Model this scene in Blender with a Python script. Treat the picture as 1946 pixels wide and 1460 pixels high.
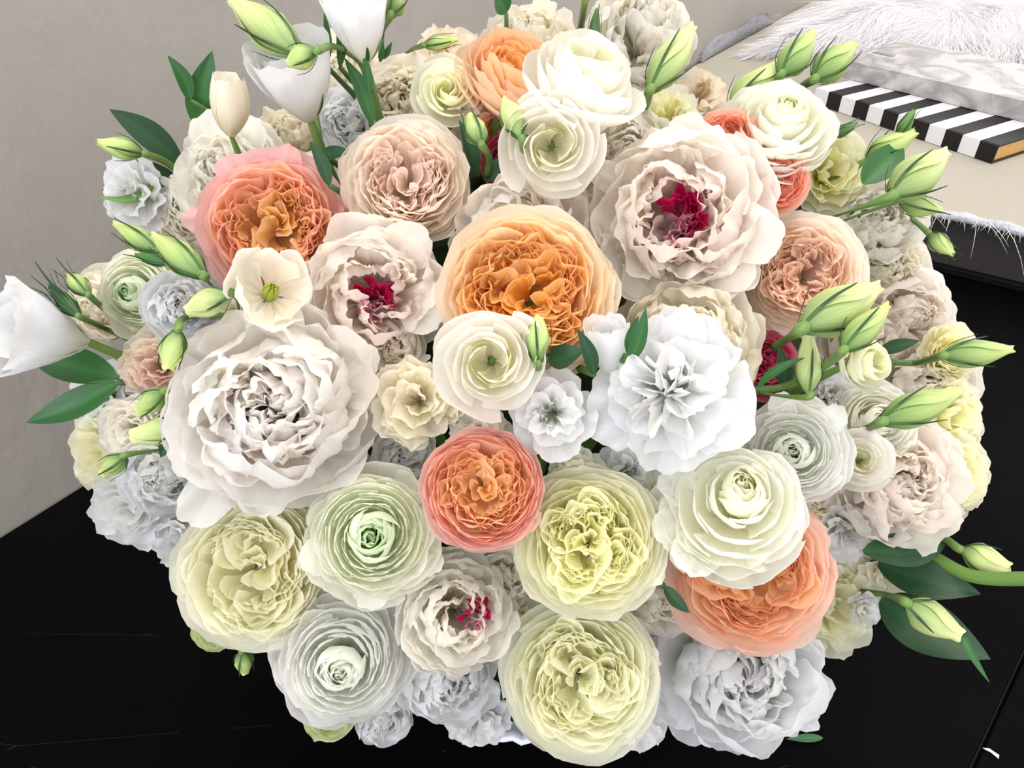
import bpy, math, random
import numpy as np
from mathutils import Vector, Matrix
for _o in list(bpy.data.objects): bpy.data.objects.remove(_o)
S = bpy.context.scene; COL = S.collection
# ---------------------------------------------------------------- camera, world, lights, exposure
PITCH = math.radians(37.3); FPX = 1450.0
CAM = Vector((0.0, -0.477, 0.614))
FW = Vector((0, math.cos(PITCH), -math.sin(PITCH))); RT = Vector((1, 0, 0)); UP = RT.cross(FW)
cd = bpy.data.cameras.new('camera'); cam = bpy.data.objects.new('camera', cd); COL.objects.link(cam)
cam.location = CAM; cam.rotation_euler = (math.pi/2-PITCH, 0, 0)
cd.sensor_width = 36; cd.lens = 36*FPX/1946; cd.clip_start = 0.01; S.camera = cam
w = bpy.data.worlds.new('world'); S.world = w; w.use_nodes = True
w.node_tree.nodes['Background'].inputs[0].default_value = (1.0, 0.965, 0.945, 1)
w.node_tree.nodes['Background'].inputs[1].default_value = 1.3
S.cycles.max_bounces = 14; S.cycles.diffuse_bounces = 10; S.cycles.transmission_bounces = 10
def area(name, loc, target, size, size_y, power, col):
    l = bpy.data.lights.new(name, 'AREA'); l.shape = 'RECTANGLE'; l.size = size; l.size_y = size_y; l.energy = power; l.color = col
    o = bpy.data.objects.new(name, l); COL.objects.link(o); o.location = loc
    o.rotation_euler = (Vector(target)-Vector(loc)).to_track_quat('-Z', 'Y').to_euler()
area('window_light', (-1.3, -1.7, 1.5), (0, 0, .2), 1.8, 1.4, 26, (.80, .88, 1.0))
area('ceiling_light', (-.15, .1, 2.3), (-.1, .1, .2), 1.0, 1.0, 19, (1.0, .93, .83))
S.view_settings.view_transform = 'Standard'; S.view_settings.look = 'None'
S.view_settings.exposure = 0.34; S.view_settings.gamma = 1.0; S.view_settings.use_curve_mapping = False
# ---------------------------------------------------------------- helpers
def lin(c):
    return tuple(((x/255)/12.92 if x/255 <= .04045 else ((x/255+.055)/1.055)**2.4) for x in c)
def ray(px, py):
    return (FW + RT*((px-973)/FPX) + UP*((730-py)/FPX))          # depth 1 along the view axis
EC = Vector((0.0, 0.0, .25)); EA, EB = .30, .255                 # the bouquet's overall dome
def depth_at(px, py, s=1.0):
    d = ray(px, py); o = CAM-EC
    q = Vector((1/(EA*s), 1/(EA*s), 1/(EB*s)))
    dd = Vector([d[i]*q[i] for i in range(3)]); oo = Vector([o[i]*q[i] for i in range(3)])
    a = dd.dot(dd); b = dd.dot(oo); c = oo.dot(oo)-1
    disc = b*b-a*c
    near = -b/a-.055                                     # shoulders sit a little forward of the widest point
    return min((-b-math.sqrt(disc))/a, near) if disc > 0 else near
def P(px, py, s=1.0, dz=0.0):
    return CAM + ray(px, py)*(depth_at(px, py, s)-dz)
def on_z(px, py, z):
    d = ray(px, py); return CAM + d*((z-CAM.z)/d.z)
def tag(o, label=None, cat=None, group=None, kind=None):
    for k, v in (('label', label), ('category', cat), ('group', group), ('kind', kind)):
        if v: o[k] = v
    return o
def empty(name, loc=(0, 0, 0), quat=None):
    o = bpy.data.objects.new(name, None); COL.objects.link(o); o.location = loc; o.empty_display_size = .01
    if quat: o.rotation_mode = 'QUATERNION'; o.rotation_quaternion = quat
    return o
def mesh(name, V, F, mat, parent=None, col=None, smooth=True, uv=None):
    me = bpy.data.meshes.new(name)
    me.from_pydata([tuple(map(float, p)) for p in V], [], [tuple(int(i) for i in f) for f in F])
    if smooth: me.polygons.foreach_set('use_smooth', [True]*len(me.polygons))
    if col is not None:
        a = me.color_attributes.new('pigment', 'FLOAT_COLOR', 'POINT')
        c = np.ones((len(V), 4), dtype=np.float32); c[:, :3] = col
        a.data.foreach_set('color', c.ravel())
    if uv is not None:
        l = me.uv_layers.new(name='UVMap'); idx = np.empty(len(me.loops), dtype=np.int32); me.loops.foreach_get('vertex_index', idx)
        l.data.foreach_set('uv', np.asarray(uv, dtype=np.float32)[idx].ravel())
    me.materials.append(mat)
    o = bpy.data.objects.new(name, me); COL.objects.link(o)
    if parent: o.parent = parent
    return o
_gf = {}
def grid_faces(nu, nv, wrap=False):
    k = (nu, nv, wrap)
    if k not in _gf:
        F = []
        for j in range(nv-1):
            for i in range(nu if wrap else nu-1):
                i2 = (i+1) % nu
                F.append((j*nu+i, j*nu+i2, (j+1)*nu+i2, (j+1)*nu+i))
        _gf[k] = F
    return _gf[k]
def tube(pts, rad, n=8, closed=True):
    """swept tube through pts (Catmull-Rom resampled); rad a list matching pts"""
    pts = [Vector(p) for p in pts]
    if not isinstance(rad, (list, tuple)): rad = [rad]*len(pts)
    Q, R_ = [], []
    if len(pts) == 2: Q, R_ = pts, list(rad)
    else:
        ext = [pts[0]*2-pts[1]]+pts+[pts[-1]*2-pts[-2]]
        for i in range(len(pts)-1):
            a, b, c, d = ext[i:i+4]
            for s in range(5):
                t = s/5
                Q.append(.5*((2*b)+(c-a)*t+(2*a-5*b+4*c-d)*t*t+(3*b-a-3*c+d)*t**3)); R_.append(rad[i]*(1-t)+rad[i+1]*t)
        Q.append(pts[-1]); R_.append(rad[-1])
    V = []; nrm = None
    for i, p in enumerate(Q):
        t = (Q[min(i+1, len(Q)-1)]-Q[max(i-1, 0)]).normalized()
        if nrm is None: nrm = t.orthogonal().normalized()
        nrm = (nrm-t*nrm.dot(t)).normalized(); bi = t.cross(nrm)
        for k in range(n):
            a = 2*math.pi*k/n; V.append(p+(nrm*math.cos(a)+bi*math.sin(a))*R_[i])
    F = list(grid_faces(n, len(Q), True))
    if closed: F.append(tuple(range(n))[::-1]); F.append(tuple((len(Q)-1)*n+k for k in range(n)))
    return V, F
# ---------------------------------------------------------------- materials
def mat(name, build):
    m = bpy.data.materials.new(name); m.use_nodes = True; nt = m.node_tree; nt.nodes.clear()
    out = nt.nodes.new('ShaderNodeOutputMaterial'); build(nt, out); return m
def N(nt, t, **k):
    n = nt.nodes.new(t)
    for a, b in k.items():
        if a.startswith('i_'):
            key = a[2:].replace('_', ' ')
            n.inputs[int(key) if key.isdigit() else key].default_value = b
        else: setattr(n, a, b)
    return n
def sheet_mat(name, rough, spec, transl, vein, sat_t=1.15):
    def b(nt, out):
        L = nt.links.new
        at = N(nt, 'ShaderNodeAttribute', attribute_name='pigment'); uv = N(nt, 'ShaderNodeUVMap')
        mp = N(nt, 'ShaderNodeMapping'); mp.inputs['Scale'].default_value = (26, 2.2, 1); L(uv.outputs[0], mp.inputs[0])
        oi = N(nt, 'ShaderNodeObjectInfo'); L(oi.outputs['Random'], mp.inputs['Location'])
        no = N(nt, 'ShaderNodeTexNoise', i_Scale=1.0, i_Detail=3.0); L(mp.outputs[0], no.inputs['Vector'])
        mr = N(nt, 'ShaderNodeMapRange', i_3=1-vein, i_4=1+vein*.35); mr.inputs[1].default_value = .25; mr.inputs[2].default_value = .75
        L(no.outputs[0], mr.inputs[0])
        mx = N(nt, 'ShaderNodeVectorMath', operation='SCALE'); L(at.outputs['Color'], mx.inputs[0]); L(mr.outputs[0], mx.inputs['Scale'])
        bp = N(nt, 'ShaderNodeBump', i_Strength=.25, i_Distance=.0006); L(no.outputs[0], bp.inputs['Height'])
        pr = N(nt, 'ShaderNodeBsdfPrincipled', i_Roughness=rough); pr.inputs['Specular IOR Level'].default_value = spec
        L(mx.outputs[0], pr.inputs['Base Color']); L(bp.outputs[0], pr.inputs['Normal'])
        tr = N(nt, 'ShaderNodeBsdfTranslucent'); L(mx.outputs[0], tr.inputs[0]); L(bp.outputs[0], tr.inputs['Normal'])
        ms = N(nt, 'ShaderNodeMixShader', i_0=transl); L(pr.outputs[0], ms.inputs[1]); L(tr.outputs[0], ms.inputs[2]); L(ms.outputs[0], out.inputs[0])
    return mat(name, b)
M_PETAL = sheet_mat('petal', .6, .2, .54, .04)
M_LEAF = sheet_mat('leaf_green', .42, .45, .12, .18)
M_BUD = sheet_mat('bud_skin', .45, .4, .12, .16)
def solid(name, c, rough=.6, spec=.4, noise=0, nscale=20, bump=0, bscale=60, coat=0, nd=4):
    def b(nt, out):
        L = nt.links.new
        pr = N(nt, 'ShaderNodeBsdfPrincipled', i_Roughness=rough); pr.inputs['Specular IOR Level'].default_value = spec
        tc = N(nt, 'ShaderNodeTexCoord'); c1 = lin(c)
        if noise:
            no = N(nt, 'ShaderNodeTexNoise', i_Scale=float(nscale), i_Detail=float(nd)); L(tc.outputs['Object'], no.inputs['Vector'])
            r = N(nt, 'ShaderNodeValToRGB'); r.color_ramp.elements[0].position = .3; r.color_ramp.elements[1].position = .7
            r.color_ramp.elements[0].color = tuple(x*(1-noise) for x in c1)+(1,); r.color_ramp.elements[1].color = tuple(min(1, x*(1+noise*.6)) for x in c1)+(1,)
            L(no.outputs[0], r.inputs[0]); L(r.outputs[0], pr.inputs['Base Color'])
        else: pr.inputs['Base Color'].default_value = c1+(1,)
        if bump:
            n2 = N(nt, 'ShaderNodeTexNoise', i_Scale=float(bscale), i_Detail=5.0); L(tc.outputs['Object'], n2.inputs['Vector'])
            bp = N(nt, 'ShaderNodeBump', i_Strength=bump, i_Distance=.004); L(n2.outputs[0], bp.inputs['Height']); L(bp.outputs[0], pr.inputs['Normal'])
        L(pr.outputs[0], out.inputs[0])
    return mat(name, b)
# ---------------------------------------------------------------- setting: wall, table, bench
def quad_prism(name, pts, z0, z1, m, parent=None, bev=0):
    n = len(pts); V = [(p[0], p[1], z0) for p in pts]+[(p[0], p[1], z1) for p in pts]
    F = [tuple(range(n))[::-1], tuple(range(n, 2*n))]+[(i, (i+1) % n, n+(i+1) % n, n+i) for i in range(n)]
    o = mesh(name, V, F, m, parent, smooth=False)
    if bev:
        b = o.modifiers.new('bevel', 'BEVEL'); b.width = bev; b.segments = 2; b.limit_method = 'ANGLE'
    return o
def wall_m(nt, out):
    L = nt.links.new
    tc = N(nt, 'ShaderNodeTexCoord'); n1 = N(nt, 'ShaderNodeTexNoise', i_Scale=3.0, i_Detail=3.0); L(tc.outputs['Object'], n1.inputs[0])
    r = N(nt, 'ShaderNodeValToRGB'); r.color_ramp.elements[0].position = .35; r.color_ramp.elements[1].position = .7
    r.color_ramp.elements[0].color = lin((158, 153, 146))+(1,); r.color_ramp.elements[1].color = lin((168, 163, 156))+(1,)
    L(n1.outputs[0], r.inputs[0])
    pr = N(nt, 'ShaderNodeBsdfPrincipled', i_Roughness=.6); L(r.outputs[0], pr.inputs['Base Color'])
    mp = N(nt, 'ShaderNodeMapping'); mp.inputs['Scale'].default_value = (1, 1, .45); L(tc.outputs['Object'], mp.inputs[0])
    n2 = N(nt, 'ShaderNodeTexNoise', i_Scale=9.0, i_Detail=6.0, i_Roughness=.5); n2.inputs['Distortion'].default_value = .8; L(mp.outputs[0], n2.inputs[0])
    n3 = N(nt, 'ShaderNodeTexNoise', i_Scale=160.0, i_Detail=2.0); L(tc.outputs['Object'], n3.inputs[0])
    ad = N(nt, 'ShaderNodeMath', operation='MULTIPLY_ADD', i_1=.05); L(n3.outputs[0], ad.inputs[0]); L(n2.outputs[0], ad.inputs[2])
    bp = N(nt, 'ShaderNodeBump', i_Strength=.42, i_Distance=.012); L(ad.outputs[0], bp.inputs['Height']); L(bp.outputs[0], pr.inputs['Normal']); L(pr.outputs[0], out.inputs[0])
M_WALL = mat('painted_plaster', wall_m)
def table_m(nt, out):
    L = nt.links.new
    tc = N(nt, 'ShaderNodeTexCoord'); n1 = N(nt, 'ShaderNodeTexNoise', i_Scale=6.0, i_Detail=6.0); L(tc.outputs['Object'], n1.inputs[0])
    r = N(nt, 'ShaderNodeValToRGB'); r.color_ramp.elements[0].position = .4; r.color_ramp.elements[1].position = .75
    r.color_ramp.elements[0].color = (.0012, .0012, .0018, 1); r.color_ramp.elements[1].color = (.0026, .0026, .0032, 1); L(n1.outputs[0], r.inputs[0])
    # thin pale scratches and specks of dust
    mp = N(nt, 'ShaderNodeMapping'); mp.inputs['Scale'].default_value = (1.2, 9, 1); mp.inputs['Rotation'].default_value = (0, 0, .9); L(tc.outputs['Object'], mp.inputs[0])
    vo = N(nt, 'ShaderNodeTexVoronoi', feature='DISTANCE_TO_EDGE', i_Scale=1.6); L(mp.outputs[0], vo.inputs[0])
    m1 = N(nt, 'ShaderNodeMath', operation='LESS_THAN', i_1=.0016); L(vo.outputs[0], m1.inputs[0])
    n2 = N(nt, 'ShaderNodeTexNoise', i_Scale=4.0); L(tc.outputs['Object'], n2.inputs[0])
    m2 = N(nt, 'ShaderNodeMath', operation='GREATER_THAN', i_1=.60); L(n2.outputs[0], m2.inputs[0])
    m3 = N(nt, 'ShaderNodeMath', operation='MULTIPLY'); L(m1.outputs[0], m3.inputs[0]); L(m2.outputs[0], m3.inputs[1])
    v2 = N(nt, 'ShaderNodeTexVoronoi', i_Scale=26.0); L(tc.outputs['Object'], v2.inputs[0])
    m4 = N(nt, 'ShaderNodeMath', operation='LESS_THAN', i_1=.022); L(v2.outputs[0], m4.inputs[0])
    m5 = N(nt, 'ShaderNodeMath', operation='MAXIMUM'); L(m3.outputs[0], m5.inputs[0]); L(m4.outputs[0], m5.inputs[1])
    m6 = N(nt, 'ShaderNodeMath', operation='MULTIPLY', i_1=.07); L(m5.outputs[0], m6.inputs[0])
    mx = N(nt, 'ShaderNodeMix', data_type='RGBA'); L(m6.outputs[0], mx.inputs[0]); L(r.outputs[0], mx.inputs[6]); mx.inputs[7].default_value = (.25, .26, .28, 1)
    pr = N(nt, 'ShaderNodeBsdfPrincipled', i_Roughness=.55); pr.inputs['Specular IOR Level'].default_value = .03
    L(mx.outputs[2], pr.inputs['Base Color']); L(pr.outputs[0], out.inputs[0])
M_TABLE = mat('black_stained_wood', table_m)
M_BENCH = solid('charcoal_board', (58, 56, 55), .6, .15, noise=.15, nscale=5)
M_STRIP = solid('black_strip', (10, 10, 12), .5, .2)
def cream_m(nt, out):
    L = nt.links.new
    tc = N(nt, 'ShaderNodeTexCoord'); mp = N(nt, 'ShaderNodeMapping'); mp.inputs['Rotation'].default_value = (0, 0, .5); L(tc.outputs['Object'], mp.inputs[0])
    ck = N(nt, 'ShaderNodeTexChecker', i_Scale=260.0); L(mp.outputs[0], ck.inputs[0])
    no = N(nt, 'ShaderNodeTexNoise', i_Scale=5.0); L(tc.outputs['Object'], no.inputs[0])
    r = N(nt, 'ShaderNodeValToRGB'); r.color_ramp.elements[0].color = lin((176, 171, 158))+(1,); r.color_ramp.elements[1].color = lin((190, 185, 172))+(1,); L(no.outputs[0], r.inputs[0])
    pr = N(nt, 'ShaderNodeBsdfPrincipled', i_Roughness=.9); pr.inputs['Specular IOR Level'].default_value = .1; L(r.outputs[0], pr.inputs['Base Color'])
    bp = N(nt, 'ShaderNodeBump', i_Strength=.35, i_Distance=.0012); L(ck.outputs['Fac'], bp.inputs['Height']); L(bp.outputs[0], pr.inputs['Normal']); L(pr.outputs[0], out.inputs[0])
M_CREAM = mat('woven_cream_cloth', cream_m)
A = Vector(on_z(0, 1018, 0)); B = Vector(on_z(165, 915, 0)); WD = (B-A); WD.z = 0; WD.normalize(); WN = Vector((WD.y, -WD.x, 0))   # wall runs along WD, faces WN
w0, w1 = A-WD*1.6, A+WD*5.5
o = quad_prism('wall_left', [w0, w1, w1-WN*.12, w0-WN*.12], -.75, 2.4, M_WALL); o['kind'] = 'structure'
fl = quad_prism('floor', [(-2.5, -2.5), (4.5, -2.5), (4.5, 4.5), (-2.5, 4.5)], -.78, -.75, solid('grey_floor', (90, 88, 86), .6, .3, noise=.2, nscale=3)); fl['kind'] = 'structure'
# table: top in two boards with a seam at the right, front right corner
T = empty('table', (0, 0, -.75)); tag(T, 'black stained wooden table with fine scratches under the whole arrangement', 'table')
s0 = on_z(1946, 1230, 0); s1 = on_z(1840, 1460, 0); sd = (s1-s0).normalized(); sn = Vector((-sd.y, sd.x, 0))
if sn.x < 0: sn = -sn
f0, f1 = s0-sd*.62, s0+sd*.75
wl0 = A-WD*.42+WN*.003; 
far = A+WD*1.9+WN*.003
def board(name, pts, z0, z1, m):
    b = quad_prism(name, [(p[0], p[1]) for p in pts], z0+.75, z1+.75, m, T, bev=.0015); return b
board('table_board', [f1, f0, far, wl0], -.03, 0, M_TABLE)
board('table_board', [f1+sn*.004, f1+sn*.5, f0+sn*.5, f0+sn*.004], -.03, -.002, M_TABLE)
board('seam_strip', [f1, f1+sn*.004, f0+sn*.004, f0], -.03, -.008, M_STRIP)
for p in ((wl0+WN*.08+WD*.05), (f1+sn*.42-sd*.05), (f0+sn*.42+sd*.05), (far+WN*.1-WD*.1)):
    board('leg', [(p.x-.03, p.y-.03), (p.x+.03, p.y-.03), (p.x+.03, p.y+.03), (p.x-.03, p.y+.03)], -.75, -.03, M_TABLE)
# bench / low cabinet at the back right, a black strip paints the shaded gap below its charcoal front
b0 = on_z(1760, 506, 0); b1 = on_z(1946, 551, 0); BD = (b1-b0); BD.z = 0; BD.normalize(); BN = Vector((-BD.y, BD.x, 0))
if BN.y < 0: BN = -BN
BN = WD.copy(); HB = .102
_d = (b0-A).dot(WN); c0 = b0-BD*((_d-.006)/BD.dot(WN)); c1 = b0+BD*1.5
BR = empty('bench', c0); tag(BR, 'charcoal bench at the back right with a cream woven cover', 'bench')
def bq(name, a, b, y0, y1, z0, z1, m, bev=.002, parent=BR):
    pts = [c0+BD*a+BN*y0, c0+BD*b+BN*y0, c0+BD*b+BN*y1, c0+BD*a+BN*y1]
    return quad_prism(name, [(p.x-c0.x, p.y-c0.y) for p in pts], z0, z1, m, parent, bev)
o = bq('body', 0, 2.1, 0, 1.5, .004, HB-.006, M_BENCH)
o = bq('gap_shade', .0, 2.1, -.012, 0, .001, .012, M_STRIP, .001)
o = bq('cover', 0, 2.1, -.006, 1.5, HB-.006, HB, M_CREAM, .003); o['label'] = 'cream woven cover'
# fur: strands as thin tapering strips
M_FUR = solid('long_white_fur', (250, 249, 251), .7, .2)
M_FURG = solid('grey_fur', (176, 176, 182), .7, .2)
def strands(name, m, roots, parent=None, segs=4, zmin=-9):
    """roots: list of (point, direction, length, droop, width)"""
    V, F = [], []
    rg = random.Random(5)
    for p, d, L, dr, wd in roots:
        d = d.normalized(); s = d.cross(Vector((rg.uniform(-.4, .4), rg.uniform(-.4, .4), 1))).normalized(); cur = Vector((rg.uniform(-.5, .5), rg.uniform(-.5, .5), 0))*L*.5; b = len(V)
        for k in range(segs+1):
            t = k/segs; q = p+d*(L*t)+cur*t*t+Vector((0, 0, -dr*L*t*t)); ww = wd*(1-t)**.7+.00005; q.z = max(q.z, zmin)
            V += [q-s*ww, q+s*ww]
        F += [(b+2*k, b+2*k+1, b+2*k+3, b+2*k+2) for k in range(segs)]
    o = mesh(name, V, F, m, parent, smooth=True); o['kind'] = 'stuff'; return o
rg = random.Random(3)
rts = []
for i in range(1100):                                 # woolly fringe hanging from the cover's front edge
    a = rg.uniform(.25, 1.9); p = Vector((BD*a+BN*rg.uniform(-.012, .004)))+Vector((0, 0, HB-rg.uniform(.0, .010)))
    d = -BN*rg.uniform(.3, 1)+BD*rg.uniform(-.5, .8)+Vector((0, 0, rg.uniform(-.5, .3)))
    rts.append((p, d, rg.uniform(.006, .018) if rg.random() < .965 else rg.uniform(.04, .08), rg.uniform(.2, .9), .0005))
V, F = tube([BD*(.02+.02*k)+BN*(-.008+.002*math.sin(k*1.3))+Vector((0, 0, HB-.006+.0015*math.sin(k*2.1))) for k in range(103)], [.0075+.0012*math.sin(k*1.9) for k in range(103)], 8)
mesh('woolly_hem', V, F, solid('grey_white_wool', (214, 216, 226), .9, .1, noise=.2, nscale=150, bump=.8, bscale=300), BR)
o = strands('fringe', M_FUR, rts, BR); o['label'] = 'pale woolly fringe along the front edge'
# books
def from_px(px, py, z): return on_z(px, py, z)
zb0, zb1 = HB+.001, HB+.033
def on_bench(px, py, z): return on_z(px, py, z)
k0 = on_bench(1545, 196, zb0); k1 = on_bench(1885, 311, zb0); KD = (k1-k0); KD.z = 0; KL = KD.length; KD.normalize(); KN = Vector((-KD.y, KD.x, 0))
if KN.y < 0: KN = -KN
k2 = on_bench(1946, 262, zb1)
BK = empty('book', k0); tag(BK, 'hardcover book with black and white stripes and gold edges under the marble book', 'book')
M_W = solid('book_white', (232, 232, 236), .5, .3); M_K = solid('book_black', (16, 15, 17), .45, .4); M_G = solid('gilt_page_edge', (204, 160, 92), .35, .6, noise=.1, nscale=60)
HK = zb1-zb0; WK = .19
def kq(name, a, b, y0, y1, z0, z1, m, bev=.0006, par=None, org=None, D_=None, N_=None):
    D2, N2 = D_ or KD, N_ or KN
    pts = [D2*a+N2*y0, D2*b+N2*y0, D2*b+N2*y1, D2*a+N2*y1]
    return quad_prism(name, [(p.x, p.y) for p in pts], z0, z1, m, par or BK, bev)
kq('page_block', .004, KL-.003, .002, WK-.004, .003, HK-.003, M_G)
nst = 12; sw = KL/nst
for i in range(nst):
    m = M_W if i % 2 == 0 else M_K
    kq('spine_stripe', i*sw, (i+1)*sw, -.001, .0022, .0, HK, m, .0003)
    kq('cover_stripe', i*sw, (i+1)*sw, .0045, WK, HK-.003, HK, m, .0003)
    kq('hinge_stripe', i*sw, (i+1)*sw, .0022, .0045, HK-.003, HK-.0012, m, .0001)
kq('back_cover', 0, KL, .0022, WK, 0, .003, M_K, .0004)
def marble_m(nt, out):
    L = nt.links.new
    tc = N(nt, 'ShaderNodeTexCoord'); n0 = N(nt, 'ShaderNodeTexNoise', i_Scale=7.0, i_Detail=6.0); n0.inputs['Distortion'].default_value = 1.2; L(tc.outputs['Object'], n0.inputs[0])
    s = N(nt, 'ShaderNodeMath', operation='SUBTRACT', i_1=.5); L(n0.outputs[0], s.inputs[0]); ab = N(nt, 'ShaderNodeMath', operation='ABSOLUTE'); L(s.outputs[0], ab.inputs[0])
    r = N(nt, 'ShaderNodeValToRGB'); r.color_ramp.elements[0].position = 0; r.color_ramp.elements[1].position = .10
    r.color_ramp.elements[0].color = lin((160, 157, 158))+(1,); r.color_ramp.elements[1].color = lin((206, 204, 203))+(1,); L(ab.outputs[0], r.inputs[0])
    pr = N(nt, 'ShaderNodeBsdfPrincipled', i_Roughness=.35); L(r.outputs[0], pr.inputs['Base Color']); L(pr.outputs[0], out.inputs[0])
M_MARBLE = mat('marbled_paper', marble_m)
zm0, zm1 = zb1+.001, zb1+.037
m0 = on_bench(1590, 145, zm0); m1 = on_bench(1946, 232, zm0); MD = (m1-m0); MD.z = 0; MD.normalize(); MN = Vector((-MD.y, MD.x, 0))
if MN.y < 0: MN = -MN
MB_ = empty('book', m0); tag(MB_, 'large white marbled book with a sticker lying on the striped book', 'book')
HM = zm1-zm0
kq('page_block',   .003, .477, .004, .256, .003, HM-.003, solid('white_paper', (226, 226, 230), .7, .2), .0004, MB_, D_=MD, N_=MN)
kq('back_cover', 0, .48, 0, .26, 0, .003, M_MARBLE, .0005, MB_, D_=MD, N_=MN)
kq('front_cover', 0, .48, 0, .26, HM-.003, HM, M_MARBLE, .0005, MB_, D_=MD, N_=MN)
kq('spine', 0, .48, -.0005, .003, .003, HM-.003, M_MARBLE, .0003, MB_, D_=MD, N_=MN)
sp = on_bench(1632, 92, zm1+.0004)-m0; sa, sb_ = max(.008, sp.dot(MD)), max(.03, sp.dot(MN))
M_ST = solid('sticker_paper', (224, 222, 222), .5, .3); M_INK = solid('grey_ink', (60, 60, 70), .6, .2)
st = kq('sticker', sa, sa+.060, sb_-.022, sb_+.020, HM, HM+.0003, M_ST, 0, MB_, D_=MD, N_=MN)
x = sa+.006; rg = random.Random(8)
V, F = [], []
def flat(a, b, y0, y1, z):
    n = len(V); V.extend([MD*a+MN*y0+Vector((0, 0, z)), MD*b+MN*y0+Vector((0, 0, z)), MD*b+MN*y1+Vector((0, 0, z)), MD*a+MN*y1+Vector((0, 0, z))]); F.append((n, n+1, n+2, n+3))
while x < sa+.055:
    wd = rg.choice([  .0008, .0014, .002]); flat(x, x+wd, sb_-.017, sb_+.004, HM+.0005); x += wd+rg.choice([.001, .0016])
for r_ in range(2):
    x = sa+.006
    while x < sa+.050: flat(x, x+.0024, sb_+.0075+r_*.005, sb_+.0105+r_*.005, HM+.0005); x += .0036
o = mesh('barcode', V, F, M_INK, MB_, smooth=False)
# white fur cushion lying across the back of the bench
def fur_body(name, label, cat, corners, z, h, m, count, length, droop, seed, body_m, wd=.0005):
    cs = [on_z(px, py, z) for px, py in corners[:2]]; cs += [cs[1]+BN*corners[2], cs[0]+BN*corners[2]]; cen = sum(cs, Vector())/4; R0 = empty(name, Vector((cen.x, cen.y, z-h*.5))); tag(R0, label, cat)
    nu, nv = 25, 17; V, C = [], []
    def surf(a, b):
        p = cs[0]*(1-a)*(1-b)+cs[1]*a*(1-b)+cs[2]*a*b+cs[3]*(1-a)*b
        e = (max(0, 1-abs(2*a-1)**4)*max(0, 1-abs(2*b-1)**4))**.5
        return Vector((p.x, p.y, z-h*.5+h*e+.006*math.sin(a*17+b*9)*e))
    for j in range(nv):
        for i in range(nu): V.append(surf(i/(nu-1), j/(nv-1))-R0.location)
    top = mesh('cushion_top', V, grid_faces(nu, nv), body_m, R0)
    sol = top.modifiers.new('thick', 'SOLIDIFY'); sol.thickness = .004; sol.offset = -1
    rg = random.Random(seed); rt = []
    for i in range(count):
        a, b = rg.random(), rg.random()
        if rg.random() < .3: b = 0+abs(rg.gauss(0, .02))
        if rg.random() < .2: a = abs(rg.gauss(0, .02))
        a, b = min(a, 1), min(b, 1)
        p = surf(a, b); out = (p-cen); out.z = 0; cl = Vector((math.sin(a*23+b*5), math.cos(a*17-b*11), 0))*.5
        d = (out.normalized()*.6-BN*.6)+cl*.7+Vector((rg.uniform(-.12, .12), rg.uniform(-.12, .12), rg.uniform(.10, .35)))
        rt.append((p-R0.location, d, length*rg.uniform(.5, 1.2), droop*rg.uniform(.6, 1.2), wd))
    strands('fur', m, rt, R0, 5, .0008); return R0
fur_body('fur_cushion', 'shaggy white fur cushion lying at the back of the bench behind the books', 'cushion', [(1475, 68), (2080, 92), .42], HB+.047, .09, M_FUR, 14000, .10, .35, 4, solid('white_hide', (228, 226, 230), .9, .1), .0007)
fur_body('fur_roll', 'grey fur roll at the far left end of the bench', 'cushion', [(1292, 100), (1342, 100), .5], HB+.021, .035, M_FURG, 2500, .022, .5, 6, solid('grey_hide', (160, 160, 166), .9, .1))
# white ribbed bowl that holds the flowers
def bowl():
    root = empty('bowl', (0.02, -.02, 0.0)); tag(root, 'white wooden bowl on the black table, its rim peeping out below the flowers', 'bowl')
    prof = [(.07, .0), (.085, .004), (.135, .022), (.160, .042), (.168, .056), (.166, .060), (.160, .057), (.135, .04), (.08, .02), (.0005, .016)]
    n = 160; V = []
    for r, z in prof:
        for k in range(n):
            a = 6.2832*k/n; rr = r*(1+.006*math.sin(k*math.pi*.8)+.004*math.sin(a*9)) if r > .07 else r
            V.append((rr*math.cos(a), rr*math.sin(a), z+(.0015*math.sin(k*1.9) if r > .15 else 0)))
    F = grid_faces(n, len(prof), True)+[tuple(range(n))[::-1]]
    mesh('bowl_shell', V, F, solid('white_washed_wood', (226, 230, 240), .6, .3, noise=.06, nscale=30, bump=.3, bscale=90), root)
    return root
bowl()
# dark core added between the blossoms to block light; the stems run into it
V = []; nu, nv = 48, 30
for j in range(nv):
    th = math.pi*(.02+.80*j/(nv-1))
    for i in range(nu):
        a = 6.2832*i/nu; k = 1+.03*math.sin(a*7+j)+.03*math.sin(j*2.1+a*3)
        V.append((EA*.76*k*math.sin(th)*math.cos(a), EA*.76*k*math.sin(th)*math.sin(a), EB*.76*k*math.cos(th)))
fo = mesh('dark_core', V, grid_faces(nu, nv, True)+[tuple(range(nu))], solid('dark_core_green', (30, 42, 22), .9, .1, noise=.5, nscale=60, bump=.6, bscale=120))
for v in fo.data.vertices: v.co.z += EC.z-.03
fo.location = (0, 0, 0); tag(fo, 'dark green core added deep between the blossoms to block light', 'filler')
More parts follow.
